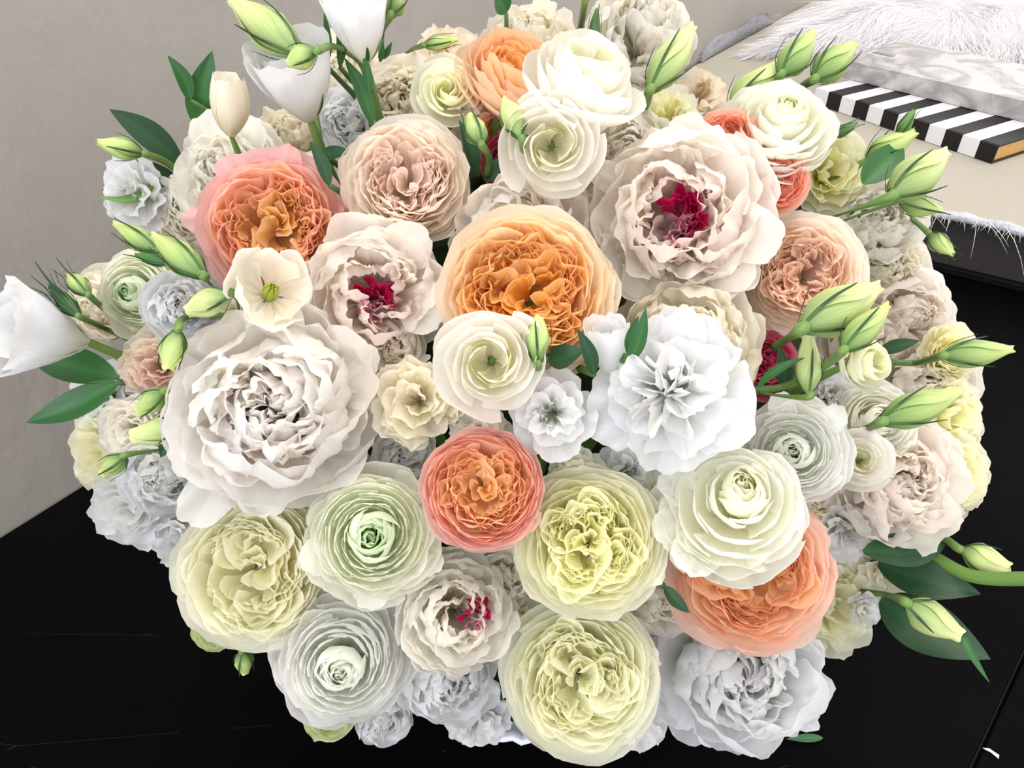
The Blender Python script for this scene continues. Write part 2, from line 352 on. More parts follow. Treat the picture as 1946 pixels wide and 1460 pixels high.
# ---------------------------------------------------------------- petals
def nz(x, y, a, b):
    return (np.sin(x*1.7+y*2.3+a)+np.sin(x*3.1-y*1.9+b)+.6*np.sin(x*5.3+y*4.1+a*2)+.4*np.sin(-x*7.7+y*6.3+b*3))/3
def mixc(a, b, t): return tuple(a[i]*(1-t)+b[i]*t for i in range(3))
def petal_geo(rg, R, p0, p1, p2, phi, hw, c=(0, 0), rnd=.25, notch=.03, ruf=.04, frq=1.5, crump=.03, twist=0, tuck=.06, curl=0, bw=.4, nu=11, nv=9, rp=2.4):
    u = np.linspace(-1, 1, nu); v = np.linspace(0, 1, nv)**.85; U, Vv = np.meshgrid(u, v)
    a, b, a2, b2 = [rg.uniform(0, 6.28) for _ in range(4)]
    rim = 1-rnd*np.abs(u)**rp-notch*(.6+nz(u*4.5, 0*u, a, b)*1.6+.5*np.sin(u*17+a2))
    T = Vv*rim
    B0, B1, B2 = (1-T)**2, 2*T*(1-T), T*T
    r = B0*p0[0]+B1*p1[0]+B2*p2[0]; z = B0*p0[1]+B1*p1[1]+B2*p2[1]
    dr = 2*(1-T)*(p1[0]-p0[0])+2*T*(p2[0]-p1[0]); dz = 2*(1-T)*(p1[1]-p0[1])+2*T*(p2[1]-p1[1])
    l = np.sqrt(dr*dr+dz*dz)+1e-6; nx, nn = dz/l, -dr/l
    w = hw*(bw+(1-bw)*np.clip(T*1.7, 0, 1)**.8)
    th = phi+w*U+twist*Vv
    disp = Vv**1.6*ruf*(np.sin(frq*U*3.14+a)+.5*np.sin(2.1*frq*U*3.14+b))+crump*nz(U*2.2, Vv*3, a2, b2)+curl*Vv**3-curl*.5*np.abs(U)**2*Vv
    disp += (tuck*U)*np.clip(Vv*2, 0, 1)
    r = np.maximum(r+nx*disp, .004); z = z+nn*disp
    x = (c[0]+r*np.cos(th))*R; y = (c[1]+r*np.sin(th))*R
    return np.stack([x.ravel(), y.ravel(), (z*R).ravel()], 1), U.ravel(), Vv.ravel(), nu, nv
def add_petal(rg, root, R, D, pal, t, name='petal', **k):
    """t = 0 at the flower's rim .. 1 at its heart; pal: outer, inner, base, edge (linear rgb)"""
    V, U, W, nu, nv = petal_geo(rg, R, **k)
    V[:, 2] += D*R
    body = np.array(mixc(pal['outer'], pal['inner'], max(0, min(1, t+rg.uniform(-.08, .08)))))
    base = np.array(pal['base']); edge = np.array(pal['edge'])
    wb = np.clip(1-W*1.5, 0, 1)[:, None]*.8
    we = (np.clip((np.maximum(np.abs(U)**2, W)-.8)/.2, 0, 1)*pal.get('ew', .5))[:, None]
    colr = (body*(1-wb)+base*wb)*(1-we)+edge*we
    colr = colr*(1+rg.uniform(-.03, .02))
    uv = np.stack([U*.5+.5, W], 1)
    return mesh(name, V, grid_faces(nu, nv), M_PETAL, root, col=np.clip(colr, 0, .96), uv=uv)
def pal(outer, inner=None, base=None, edge=None, ew=.5):
    o = lin(outer); i = lin(inner or outer)
    return dict(outer=o, inner=i, base=lin(base) if base else mixc(o, i, .6), edge=lin(edge) if edge else o, ew=ew)
PALS = dict(
    white=pal((249, 247, 242), (250, 247, 238), (244, 242, 220)),
    cool=pal((243, 244, 247), (244, 244, 242), (236, 238, 218)),
    blushwhite=pal((253, 247, 241), (253, 242, 234), (252, 232, 218)),
    bigpeony=pal((253, 249, 246), (253, 247, 243), (253, 238, 226)),
    cream=pal((251, 246, 235), (252, 246, 230), (250, 240, 208)),
    yellow=pal((251, 250, 234), (253, 249, 206), (252, 242, 170), (250, 250, 238)),
    lime=pal((249, 250, 237), (253, 250, 224), (249, 246, 200), (250, 250, 239)),
    ivoryrose=pal((250, 250, 239), (254, 249, 224), (254, 243, 202), (251, 251, 242)),
    ranun=pal((252, 252, 249), (236, 244, 224), (248, 249, 232), (252, 252, 250)),
    ranungreen=pal((252, 251, 242), (210, 236, 190), (247, 248, 222), (251, 252, 244)),
    ranuncream=pal((253, 252, 245), (250, 250, 214), (250, 249, 220), (253, 253, 248)),
    apricot=pal((254, 242, 226), (255, 202, 92), (255, 172, 52), (254, 230, 204), .45),
    pinkrose=pal((252, 218, 214), (255, 224, 150), (254, 206, 116), (247, 190, 202), .5),
    salmon=pal((252, 214, 210), (255, 216, 152), (250, 184, 112), (251, 216, 204), .4),
    peachpink=pal((254, 228, 214), (255, 212, 152), (254, 196, 130), (251, 208, 192), .5),
    coral=pal((251, 206, 186), (251, 180, 148), (248, 160, 126), (251, 216, 198), .4),
    blushpeach=pal((253, 243, 231), (254, 224, 202), (252, 214, 180), (253, 238, 226), .5),
    blushrose=pal((253, 245, 235), (253, 235, 224), (252, 230, 206), (253, 243, 234), .5),
    peachtop=pal((252, 230, 210), (252, 196, 112), (248, 184, 100), (250, 220, 180), .5),
    rosepink=pal((226, 110, 146), (206, 64, 110), (190, 50, 92), (236, 150, 172), .4),
    magenta=pal((206, 30, 100), (196, 24, 92), (230, 120, 160), (210, 40, 110), .4),
    greenbud=pal((222, 232, 180), (228, 236, 190), (206, 220, 140), (236, 240, 206)),
    beige=pal((247, 236, 218), (250, 240, 222), (246, 230, 196)),
)
# every builder adds petals to root; z runs along the flower's axis, unit = flower radius; D = height of z=0 above the root
def K_ranunculus(rg, root, R, D, pl, n=14, per=5, heart=1.0, hx=0, hy=0, hr=.36):
    hc = (hx+rg.uniform(-.03, .03), hy+rg.uniform(-.03, .03)); ph0 = rg.uniform(0, 6)
    ringn = max(3, n-9); rr = [1.0, .90, .80]+[.72-(.72-hr-.05)*i/max(1, ringn-1) for i in range(ringn)]+[hr*q for q in (1, .84, .66, .50, .34, .20, .09)]
    for k, rt in enumerate(rr):
        f = 1-rt; inheart = rt <= hr*1.001
        zt = .40*(1-rt**1.9)-(.05 if not inheart else .0)-.06*math.exp(-(rt/.16)**2)
        if k < 3: zt -= .05*(3-k)
        ph0 += rg.uniform(.5, 1.2); m = 6 if k < 4 else 5 if not inheart else 4 if rt > hr*.3 else 3
        c = (hc[0]*f, hc[1]*f)
        for j in range(m):
            a = rt*(1+rg.uniform(-.05, .05)); zz = zt+rg.uniform(-.03, .03)
            if k < 3: p1, p2, cu, cr = (a*1.0+.02, zz-.42), (a, zz), rg.uniform(-.03, .06), .04
            elif not inheart: p1, p2, cu, cr = (a*1.12+.06, zz-.36), (a*.98, zz), 0, .02
            else: p1, p2, cu, cr = (a*1.28+.04, zz-.12), (a*rg.uniform(.45, .85)*(1 if rt > .1 else .4), zz+.03), 0, .02    # closed heart: petals lean over one another
            add_petal(rg, root, R, D, pl, (f*.3 if not inheart else .3+.7*(hr-rt)/hr)*heart, p0=(.05, -.52), p1=p1, p2=p2, phi=ph0+j*6.283/m+rg.uniform(-.22, .22), hw=(4.4 if not inheart else 5.0)/m, c=c,
                      rnd=.14 if not inheart else .3, notch=.010, ruf=.010+.022*(k < 3), frq=1.2, crump=cr, tuck=rg.choice((.03, .05)) if not inheart else rg.choice((-.05, .05)), bw=.5, nu=13, nv=7 if 2 < k else 9, curl=cu, rp=3)
def quarters(rg, root, R, D, pl, rin, ztop, nq=4, nest=6, ruf=.05, t0=.75):
    off = rg.uniform(0, 6.28)
    for q in range(nq):
        a = off+q*6.283/nq+rg.uniform(-.25, .25); d = rin*rg.uniform(.44, .56); c = (d*math.cos(a), d*math.sin(a))
        sz = rin*rg.uniform(.46, .56)*(4/nq)**.4
        for k in range(nest):
            f = (k+.5)/nest; rt = sz*(1-f)**.9+.03
            z = ztop+rg.uniform(-.06, .05)-.08*f
            add_petal(rg, root, R, D, pl, min(1, t0+.35*f), p0=(.03, -.40), p1=(rt*.85+.02, z-.22), p2=(rt*1.05, z),
                      phi=a+rg.uniform(-.6, .6)+(k % 2)*.6, hw=rg.uniform(1.2, 2.2), c=(c[0]+rg.uniform(-.04, .04), c[1]+rg.uniform(-.04, .04)),
                      rnd=.20, notch=.012, ruf=ruf*(.5+.6*(1-f)), frq=rg.uniform(1.2, 2.0), crump=.03, tuck=.05, bw=.7, nu=21, nv=7, curl=rg.uniform(.02, .09))
    for k in range(6):                                   # the heart between the quarters
        a = rg.uniform(0, 6.28); L = .08+.035*k
        add_petal(rg, root, R, D, pl, 1, p0=(.02, -.4), p1=(L*.9+.02, ztop-.25), p2=(L, ztop-.08+rg.uniform(-.05, .05)), phi=a, hw=1.3,
                  c=(rg.uniform(-.07, .07), rg.uniform(-.07, .07)), rnd=.3, notch=.02, ruf=.03, frq=1.5, crump=.02, nu=11, nv=6, curl=.05)
def K_rose(rg, root, R, D, pl, cup=.30, rin=.70, nq=4, nest=6, layers=5, reflex=1, ruf=.045, soft=.02, depth=.10):
    for k in range(layers):
        f = k/max(1, layers-1); rt = 1-(1-rin)*f
        m = 5 if k < 2 else 6
        for j in range(m):
            out = reflex*(1-f)**1.5
            z2 = cup*(.35+.65*f)-.30*out+rg.uniform(-.03, .03)*(1+1.6*out); r2 = rt*(1+rg.uniform(-.035, .035)*(1+1.8*out))
            add_petal(rg, root, R, D, pl, .45*f**1.5, p0=(.10, -.60), p1=(rt*(.98+.16*f), z2-.42+.42*out), p2=(r2, z2),
                      phi=k*.9+j*6.283/m+rg.uniform(-.12, .12), hw=4.4/m, rnd=.20, notch=.03, ruf=soft, frq=1.3, crump=.028, tuck=.06, curl=.07*out, nu=13, nv=9)
    for k in range(4):                                   # lining: inner wall, leaning in
        rt = rin*(1-.09*(k+1))
        for j in range(6):
            add_petal(rg, root, R, D, pl, .5+.12*k, p0=(.08, -.5), p1=(rt*1.12, cup-.35), p2=(rt*(.92+rg.uniform(-.04, .04)), cup-.05-.03*k+rg.uniform(-.05, .03)),
                      phi=rg.uniform(0, 6.28), hw=.75, rnd=.2, notch=.025, ruf=ruf*.6, frq=1.6, crump=.03, nu=13, nv=7)
    quarters(rg, root, R, D, pl, rin*.90, cup-depth, nq, nest, ruf)
def K_peony(rg, root, R, D, pl, guards=9, inner=46, ball=.5, ragged=.07, size=1.0, hole=0.0, layers=2):
    for k in range(layers):                              # broad guard petals
        f = k/layers; rt = (1-.13*k); m = guards-k-1
        for j in range(m):
            z2 = -.14+.22*k+ball*.12+rg.uniform(-.10, .10)
            add_petal(rg, root, R, D, pl, .25*f, p0=(.10, -.62), p1=(rt*(.95+.25*ball), z2-.40), p2=(rt*(1+rg.uniform(-.07, .05)), z2),
                      phi=k*1.1+j*6.283/m+rg.uniform(-.2, .2), hw=4.4/m*rg.uniform(.85, 1.1), rnd=.28, notch=ragged*.45, ruf=.03, frq=1.3,
                      crump=.05, tuck=.06, curl=rg.uniform(-.10, .10), nu=15, nv=9)
    mids = 5 if inner > 20 else 4
    for k in range(mids):                                # broad petals folding over the heart, their faces to the light
        g = k/(mids-1); rt = .86-.50*g; m = 6 if k < 2 else 5 if k < 4 else 4
        for j in range(m):
            opened = rg.random() < (.25 if not hole else .6)
            dome = (.10+.40*ball)*(1-rt*rt)+.10
            zt = dome+rg.uniform(-.07, .10); ca = rg.uniform(0, 6.28)
            if opened: p1, tip = (rt*1.15, zt-.34), rt*rg.uniform(.92, 1.05)
            else: p1, tip = (rt*1.22+.05, zt-.16), rt*rg.uniform(.48, .74)
            if hole: tip = max(tip, hole*.85)
            add_petal(rg, root, R, D, pl, .2+.6*g, p0=(.08, -.5), p1=p1, p2=(tip, zt+.04), phi=k*1.7+j*6.283/m+rg.uniform(-.35, .35),
                      hw=(4.4-1.0*g)/m*rg.uniform(.8, 1.2), c=(.09*math.cos(ca), .09*math.sin(ca)), rnd=rg.uniform(.20, .40), notch=ragged*rg.uniform(.15, .5), ruf=.03, frq=rg.uniform(.8, 1.6),
                      crump=.075, tuck=.08, curl=rg.uniform(-.10, .12), nu=21, nv=10)
    n3 = max(5, inner//3)
    for k in range(n3):                                  # a few disordered petals in the heart
        f = (k+.5)/n3; rr = .38*size*math.sqrt(1-f)+.02; a = k*2.39996+rg.uniform(-.6, .6)
        if rr+.05 < hole: continue
        cx, cy = rr*.8*math.cos(a), rr*.8*math.sin(a); L = rg.uniform(.16, .32)
        zt = .30+ball*.42+rg.uniform(-.10, .08)
        add_petal(rg, root, R, D, pl, .7+.3*f, p0=(.04, -.38), p1=(L*1.35+.03, zt-.16), p2=(L*rg.uniform(.3, .95), zt), phi=a+rg.uniform(-1.2, 1.2),
                  hw=rg.uniform(.9, 1.7), c=(cx, cy), rnd=rg.uniform(.25, .5), notch=ragged*rg.uniform(.2, .7), ruf=.03, frq=rg.uniform(1, 1.8),
                  crump=.06, tuck=.06, curl=rg.uniform(-.08, .10), bw=.45, nu=13, nv=8)
    if not hole:                                         # closed heart: small petals folded over one another
        hx, hy = rg.uniform(-.08, .08), rg.uniform(-.08, .08)
        for rt in (.40, .30, .21, .13, .07):
            for j in range(4):
                zt = .24+ball*.42+(.4-rt)*.25+rg.uniform(-.05, .05)
                add_petal(rg, root, R, D, pl, .8, p0=(.04, -.38), p1=(rt*1.35+.03, zt-.12), p2=(rt*rg.uniform(.1, .65), zt+.03), phi=j*1.57+rt*9+rg.uniform(-.5, .5),
                          hw=rg.uniform(.8, 1.3), c=(hx, hy), rnd=rg.uniform(.25, .5), notch=ragged*.4, ruf=.03, frq=1.3, crump=.06, tuck=.06, curl=rg.uniform(-.06, .08), bw=.45, nu=13, nv=8)
def K_lisi(rg, root, R, D, pl, layers=4, hollow=.40, per=3, flare=.12, ruf=.02, cup=.42, throat=(236, 238, 196)):
    ph = rg.uniform(0, 6.28)
    for k in range(layers):                              # spiralling rose-like bloom around a deep hollow
        f = k/(layers-1); rt = 1-(1-hollow)*f**.85
        for j in range(per):
            z2 = cup*(.20+.80*math.sin(f*1.5))+rg.uniform(-.06, .05)
            add_petal(rg, root, R, D, pl, f, p0=(.015, -.74), p1=(rt*(1.04+.26*f)+.05, z2-.42), p2=(rt*(1+rg.uniform(-.05, .04))*(1-.08*f), z2),
                      phi=ph+k*1.25+j*6.283/per+rg.uniform(-.25, .25), hw=rg.uniform(4.0, 4.8)/per, rnd=.17, notch=.012, ruf=ruf*(1.8-f), frq=1.5, crump=.035, tuck=.13,
                      curl=flare*(1-f), nu=19, nv=10)
    th = dict(pl); th['base'] = lin((214, 222, 130)); th['inner'] = lin(throat)
    for j in range(3):
        add_petal(rg, root, R, D, th, 1, p0=(.012, -.72), p1=(hollow*1.25, -.5), p2=(hollow*.93, cup-.10), phi=j*2.1, hw=1.35, rnd=.12, notch=.01, ruf=.02, crump=.02, nu=13, nv=9)
def K_open(rg, root, R, D, pl, ruf=.07, layers=3, per=5, cup=.15, frill=.04):
    for k in range(layers):                              # loose open bloom with wavy edges
        rt = 1-.26*k
        for j in range(per):
            z2 = cup-.22+.28*k+rg.uniform(-.10, .10)
            add_petal(rg, root, R, D, pl, k/layers, p0=(.06, -.70), p1=(rt*.55, z2-.18), p2=(rt*(1+rg.uniform(-.08, .06)), z2), phi=k*.7+j*6.283/per+rg.uniform(-.2, .2),
                      hw=4.0/per, rnd=.24, notch=frill, ruf=ruf, frq=1.6, crump=.06, tuck=.08, curl=rg.uniform(0, .15), nu=17, nv=10)
    for j in range(7):
        a = rg.uniform(0, 6.28); L = rg.uniform(.18, .40)
        add_petal(rg, root, R, D, pl, .9, p0=(.03, -.6), p1=(L*1.2, -.1), p2=(L, cup+.22+rg.uniform(-.08, .08)), phi=a, hw=1.1, c=(rg.uniform(-.1, .1), rg.uniform(-.1, .1)),
                  rnd=.3, notch=.05, ruf=.06, frq=2, crump=.05, nu=13, nv=8)
def K_bell(rg, root, R, D, pl, length=1.9, mouth=.62, layers=2, belly=.62):
    for k in range(layers):                              # trumpet of a half-open lisianthus; R = half the mouth's width
        for j in range(4-k):
            z2 = length*(1-.06*k)+rg.uniform(-.10, .10)
            add_petal(rg, root, R, D, pl, k*.7, p0=(.16, 0), p1=(belly*1.75-.15*k, length*.42), p2=(mouth*(1-.2*k)*(1+rg.uniform(-.08, .08)), z2), phi=j*6.283/(4-k)+k+rg.uniform(-.1, .1),
                      hw=1.25 if k == 0 else 1.5, rnd=.14, notch=.02, ruf=.05, frq=1.2, crump=.05, tuck=.10, curl=.22*(1-k), bw=.85, nu=13, nv=11)
def K_carn(rg, root, R, D, pl, n=60, dome=.45, frill=.06):
    n = int(n*.72)
    for k in range(n):                                   # frilled, densely packed bloom
        f = (k+.5)/n; rr = math.sqrt(1-f); a = k*2.39996+rg.uniform(-.4, .4)
        zt = dome*(1-rr*rr)+.05+rg.uniform(-.07, .08); rt = rr*.97+.05
        add_petal(rg, root, R, D, pl, f, p0=(.05, -.6), p1=(rt*.9+.08, zt-.32), p2=(rt, zt), phi=a, hw=min(1.4, .42/(rr+.05)+.14), rnd=.25, notch=frill*.4, ruf=.045,
                  frq=rg.uniform(1.3, 2.3), crump=.06, tuck=.06, curl=rg.uniform(-.04, .12), bw=.4, nu=13, nv=7)
def K_tulip(rg, root, R, D, pl, per=6, cup=.45):
    for k in range(2):
        for j in range(3):
            z2 = cup+rg.uniform(-.18, .12)
            add_petal(rg, root, R, D, pl, 0, p0=(.05, -.5), p1=(1.05-.1*k, -.35), p2=(.92*(1-.12*k)+rg.uniform(-.08, .08), z2), phi=k*1.05+j*2.094+rg.uniform(-.15, .15), hw=.85,
                      rnd=.35, notch=.02, ruf=.05, frq=1, crump=.06, tuck=.05, curl=rg.uniform(-.18, .05), nu=13, nv=10)
    for k in range(7):                                   # green seed head in the middle
        a = k*1.047; r_ = .09*R*(k < 6)
        V, F = tube([(r_*math.cos(a), r_*math.sin(a), (D-.45)*R), (r_*1.2*math.cos(a), r_*1.2*math.sin(a), (D-.12)*R), (r_*.7*math.cos(a), r_*.7*math.sin(a), (D+.12)*R)], [.07*R, .075*R, .02*R], 7)
        mesh('seed_pod', V, F, M_LEAF, root, col=np.tile(np.array(lin((150, 165, 50))), (len(V), 1)), uv=np.zeros((len(V), 2)))
KINDS = dict(ranunculus=K_ranunculus, rose=K_rose, peony=K_peony, lisi=K_lisi, open=K_open, bell=K_bell, carn=K_carn, tulip=K_tulip)
NAMES = dict(ranunculus='ranunculus', rose='garden_rose', peony='peony', lisi='lisianthus', open='lisianthus', bell='lisianthus', carn='carnation', tulip='tulip')
GC = [lin((70, 110, 50)), lin((128, 160, 84)), lin((190, 208, 128)), lin((34, 72, 40)), lin((22, 58, 34))]
def green(o, V, c0, c1, axis_t): pass
def add_tube(name, root, pts, rad, c0, c1, m=None, n=8):
    V, F = tube(pts, rad, n); t = (np.arange(len(V))//n)/max(1, len(V)/n-1)
    colr = np.array(c0)[None]*(1-t[:, None])+np.array(c1)[None]*t[:, None]
    return mesh(name, V, F, m or M_LEAF, root, col=colr, uv=np.stack([(np.arange(len(V)) % n)/n, t], 1))
def add_blade(rg, name, root, base, tip, width, normal, c0, c1, bend=.12, fold=.25, sharp=1.0, nv=13, nu=7, wpos=.42, side=0.0, wave=.0):
    """a pointed leaf or sepal from base to tip (local coordinates)"""
    base, tip, normal = Vector(base), Vector(tip), Vector(normal); ax = tip-base; L = ax.length; ax.normalize()
    sd = ax.cross(normal).normalized(); nn = sd.cross(ax).normalized(); V = []; cs = []; uv = []
    for j in range(nv):
        t = j/(nv-1); w = width*.5*(math.sin(math.pi*min(1, t**(math.log(.5)/math.log(wpos))))**.9+ (1-t)*.12)*(1 if t < 1 else 0)+.0001
        for i in range(nu):
            u = -1+2*i/(nu-1)
            p = base+ax*(L*t)+sd*(u*w+side*L*math.sin(math.pi*t))+nn*(bend*L*math.sin(math.pi*t*.9)+fold*w*abs(u)+wave*L*math.sin(t*7+u))
            V.append(p); c = mixc(c0, c1, t); rib = 1.35 if i == nu//2 and nu > 4 else 1; cs.append([x*rib for x in c]); uv.append((u*.5+.5, t))
    return mesh(name, V, grid_faces(nu, nv), M_LEAF, root, col=np.array(cs), uv=uv)
def axis_from(px, py, tx, ty):
    tc = -ray(px, py).normalized(); r_ = RT-tc*RT.dot(tc); r_.normalize(); u_ = tc.cross(r_); u_ = u_ if u_.dot(UP) > 0 else -u_
    k = math.sqrt(max(0, 1-tx*tx-ty*ty)); return (tc*k+r_*tx+u_*ty).normalized()
def flower(kind, px, py, rpx, palette, label, tilt=None, s=.97, sink=.25, seed=None, name=None, group=None, stem=True, sepals=False, cat='flower', spin=None, eyes=None, extra=None, **kw):
    sd = seed if seed is not None else int(px*7+py*13); rg = random.Random(sd)
    c = P(px, py, s); dep = (c-CAM).dot(FW); R = rpx/FPX*dep
    if tilt is None:
        n = Vector(((c.x-EC.x)/EA**2, (c.y-EC.y)/EA**2, (c.z-EC.z)/EB**2)).normalized(); tc = (CAM-c).normalized(); ax = (n*.55+tc*.45).normalized()
    else: ax = axis_from(px, py, *tilt)
    D = 0 if kind == 'bell' else .75
    cen = c-ax*(R*sink); base = cen-ax*(R*D)
    q = ax.to_track_quat('Z', 'Y')
    if spin is not None: q = q @ Matrix.Rotation(spin, 3, 'Z').to_quaternion()
    root = empty(name or NAMES[kind], base, q)
    tag(root, label, cat, group)
    pl = PALS[palette] if isinstance(palette, str) else palette
    KINDS[kind](rg, root, R, D, pl, **kw)
    for ph, reach, hw, zt in (extra or []):              # loose guard petals reaching past the rest
        ph = math.radians(ph)
        add_petal(rg, root, R, D, pl, .05, p0=(.15, -.55), p1=(reach*.62, zt+.02), p2=(reach, zt), phi=ph, hw=hw, rnd=.38, notch=.02, ruf=.03, frq=1.1, crump=.05, tuck=.03, curl=-.06, nu=17, nv=11, bw=.55)
    # green receptacle and a stem running down into the vase
    qi = q.inverted()
    if stem:
        tgt = qi @ (Vector((base.x*.25, base.y*.25, .10))-base); up = Vector((0, 0, 1))
        L = min(tgt.length, .12); tgt = tgt.normalized()*L
        pts = [Vector((0, 0, D*R*.10)), Vector((0, 0, -.06*R)), Vector((0, 0, -.012))*1+tgt*.3, tgt]
        add_tube('stem', root, pts, [R*.035, R*.12, .0028, .0026], GC[1], GC[0])
        if sepals:
            for k in range(5):
                a = k*1.257+rg.uniform(-.2, .2); d = Vector((math.cos(a), math.sin(a), 0))
                lng = sepals*R
                add_blade(rg, 'sepal', root, d*R*.12+Vector((0, 0, -.01*R)), d*R*(.45+rg.uniform(0, .35))+Vector((0, 0, lng)), R*.14, -d, GC[0], GC[3], bend=-.10, nu=3, nv=7, fold=.2)
    for cx, cy, n, sz, zt in (eyes or []):               # crimson petals, then pale ones edged with crimson, in the heart of a peony
        for k in range(n):
            red = k < n*.5; a = rg.uniform(-.6, 2.6) if red else rg.uniform(0, 6.28); q = 1.0 if red else .62
            add_petal(rg, root, R, D, PALS['magenta'] if red else PALS['eyepink'], rg.random(), name='crimson_petal', p0=(.02, zt-.5), p1=(sz*q*.9, zt-.22), p2=(sz*q*rg.uniform(.7, 1.1), zt+rg.uniform(-.05, .05)), phi=a, hw=rg.uniform(.7, 1.1),
                      c=(cx+rg.uniform(-.25, .25)*sz, cy+rg.uniform(-.25, .25)*sz-(.0 if red else .45*sz)), rnd=.35, notch=.05, ruf=.05, frq=1.6, crump=.05, nu=13, nv=7)
    return root
PALS['eyepink'] = pal((246, 206, 220), (240, 190, 208), (200, 60, 110), (200, 40, 100), .7)
# ---------------------------------------------------------------- buds and leaves
def wp(px, py, s, dz=0): return P(px, py, s, dz)
def pair(base, tip, s0, s1, k=.5):
    """base and tip points; the tip's distance never differs from the base's by more than k of the visible length"""
    b = wp(base[0], base[1], s0); db = (b-CAM).dot(FW); dt = (wp(tip[0], tip[1], s1)-CAM).dot(FW)
    lim = k*math.hypot(tip[0]-base[0], tip[1]-base[1])/FPX*db
    return b, CAM+ray(tip[0], tip[1])*(db+max(-lim, min(lim, dt-db)))
def bud(tip, base, width, label, stem=(), s=1.12, ts=None, sepal=.75, cols=((92, 130, 70), (176, 200, 122), (206, 222, 140)), nsep=4, open_tip=.22, stw=5.0, leaves=(), seed=None, name='lisianthus_bud', spread=.25, fat=.36, group=None, twist=1.3):
    sd = seed or int(tip[0]*3+tip[1]*5+base[0]); rg = random.Random(sd)
    b, t = pair(base, tip, s, ts or s)
    sc = (b-CAM).dot(FW)/FPX; R = width*.5*sc; ax = t-b; L = ax.length; ax.normalize()
    q = ax.to_track_quat('Z', 'Y'); qi = q.inverted()
    root = empty(name, b, q); tag(root, label, 'bud', group)
    c0, c1, c2 = [np.array(lin(c)) for c in cols]
    nu, nv = 13, 17
    for k in range(3):                                # three petals wrapped in a spiral
        V, C, UV = [], [], []
        for j in range(nv):
            v = j/(nv-1); pr = (.30+.70*math.sin(min(1, v/fat)*math.pi/2)) if v < fat else (open_tip+(1-open_tip)*math.cos((v-fat)/(1-fat)*math.pi/2)**1.1)
            if v > .93: pr += (v-.93)*1.2
            for i in range(nu):
                u = -1+2*i/(nu-1); a = k*2.094+u*1.45+twist*v+.25*math.sin(v*4+k)
                zz = L*v*(1-.05*abs(u)**2.5*v)+L*.02*math.sin(u*6+k)*v**4
                r = R*pr*(1+.09*u+.035*math.sin(u*5+v*6+k))
                V.append((r*math.cos(a), r*math.sin(a), zz))
                c = c0*(1-min(1, v/.45))+c1*min(1, v/.45) if v < .45 else c1*(1-(v-.45)/.55)+c2*(v-.45)/.55
                C.append(np.clip(c*(1+.07*math.sin(u*9+k)), 0, .9)); UV.append((u*.5+.5, v))
        mesh('bud_petal', V, grid_faces(nu, nv), M_BUD, root, col=np.array(C), uv=UV)
    for k in range(nsep):
        a = k*6.283/nsep+rg.uniform(-.25, .25); d = Vector((math.cos(a), math.sin(a), 0)); ln = L*sepal*rg.uniform(.75, 1.1)
        rr = [.22, .90, 1.10, 1.05, 1.0+spread]; pts = []; n2 = 9; V, C, UV = [], [], []
        sdv = Vector((-d.y, d.x, 0)); tw = rg.uniform(-.2, .5)
        for j in range(n2):
            v = j/(n2-1); z = ln*v; vv = z/L
            pr = (.30+.70*math.sin(min(1, vv/fat)*math.pi/2)) if vv < fat else (open_tip+(1-open_tip)*math.cos(min(1, (vv-fat)/(1-fat))*math.pi/2)**1.1)
            rad = R*(max(pr, .45*v)+.08+spread*v**2.5*2.0); w_ = R*.075*(1-v)**.5*(.55+.45*min(1, v*4))+.0002
            aa = tw*v; dd = d*math.cos(aa)+sdv*math.sin(aa); ss = sdv*math.cos(aa)-d*math.sin(aa)
            for u, o_ in ((-1, 0), (0, .6), (1, 0)):
                V.append(dd*(rad+o_*w_)+ss*(u*w_)+Vector((0, 0, z))); C.append(np.array(GC[3 if j > 2 else 0])*.9); UV.append((u*.5+.5, v))
        mesh('sepal', V, grid_faces(3, n2), M_LEAF, root, col=np.array(C), uv=UV)
    # stem: pixel way-points each with its own place on (or under) the dome
    if stem:
        pts = [Vector((0, 0, L*.03)), Vector((0, 0, -R*.35))]; rad = [R*.30, R*.20+.0008]
        for i, w_ in enumerate(stem):
            ss = w_[2] if len(w_) > 2 else s+(.92-s)*(i+1)/len(stem)
            pts.append(qi @ (wp(w_[0], w_[1], ss)-b)); rad.append(stw*.5*sc)
    else:
        d = (Vector((b.x*.5, b.y*.5, b.z-.08))-b).normalized(); pts = [Vector((0, 0, L*.03)), Vector((0, 0, -R*.4)), qi @ (d*.02)+Vector((0, 0, -R*.5)), qi @ (d*.07)]; rad = [R*.30, R*.20+.0006, stw*.5*sc, stw*.5*sc]
    add_tube('stem', root, pts, rad, GC[1], GC[0])
    for lf in leaves: leaf_part(root, b, qi, sc, rg, *lf)
    return root
def leaf_part(root, org, qi, sc, rg, base, tip, width, s0=1.05, s1=1.15, side=.05, bend=.06, tint=0, fold=.28, wpos=.42):
    pb, pt = pair(base, tip, s0, s1)
    nrm = (CAM-pb).normalized()+Vector((0, 0, .5))
    cs = [((50, 104, 48), (38, 92, 46)), ((36, 76, 42), (30, 68, 40)), ((96, 134, 70), (110, 146, 80))][tint]
    add_blade(rg, 'leaf', root, qi @ (pb-org), qi @ (pt-org), width*sc, qi @ nrm, lin(cs[0]), lin(cs[1]), bend=bend, fold=fold, side=side, wpos=wpos, nv=17)
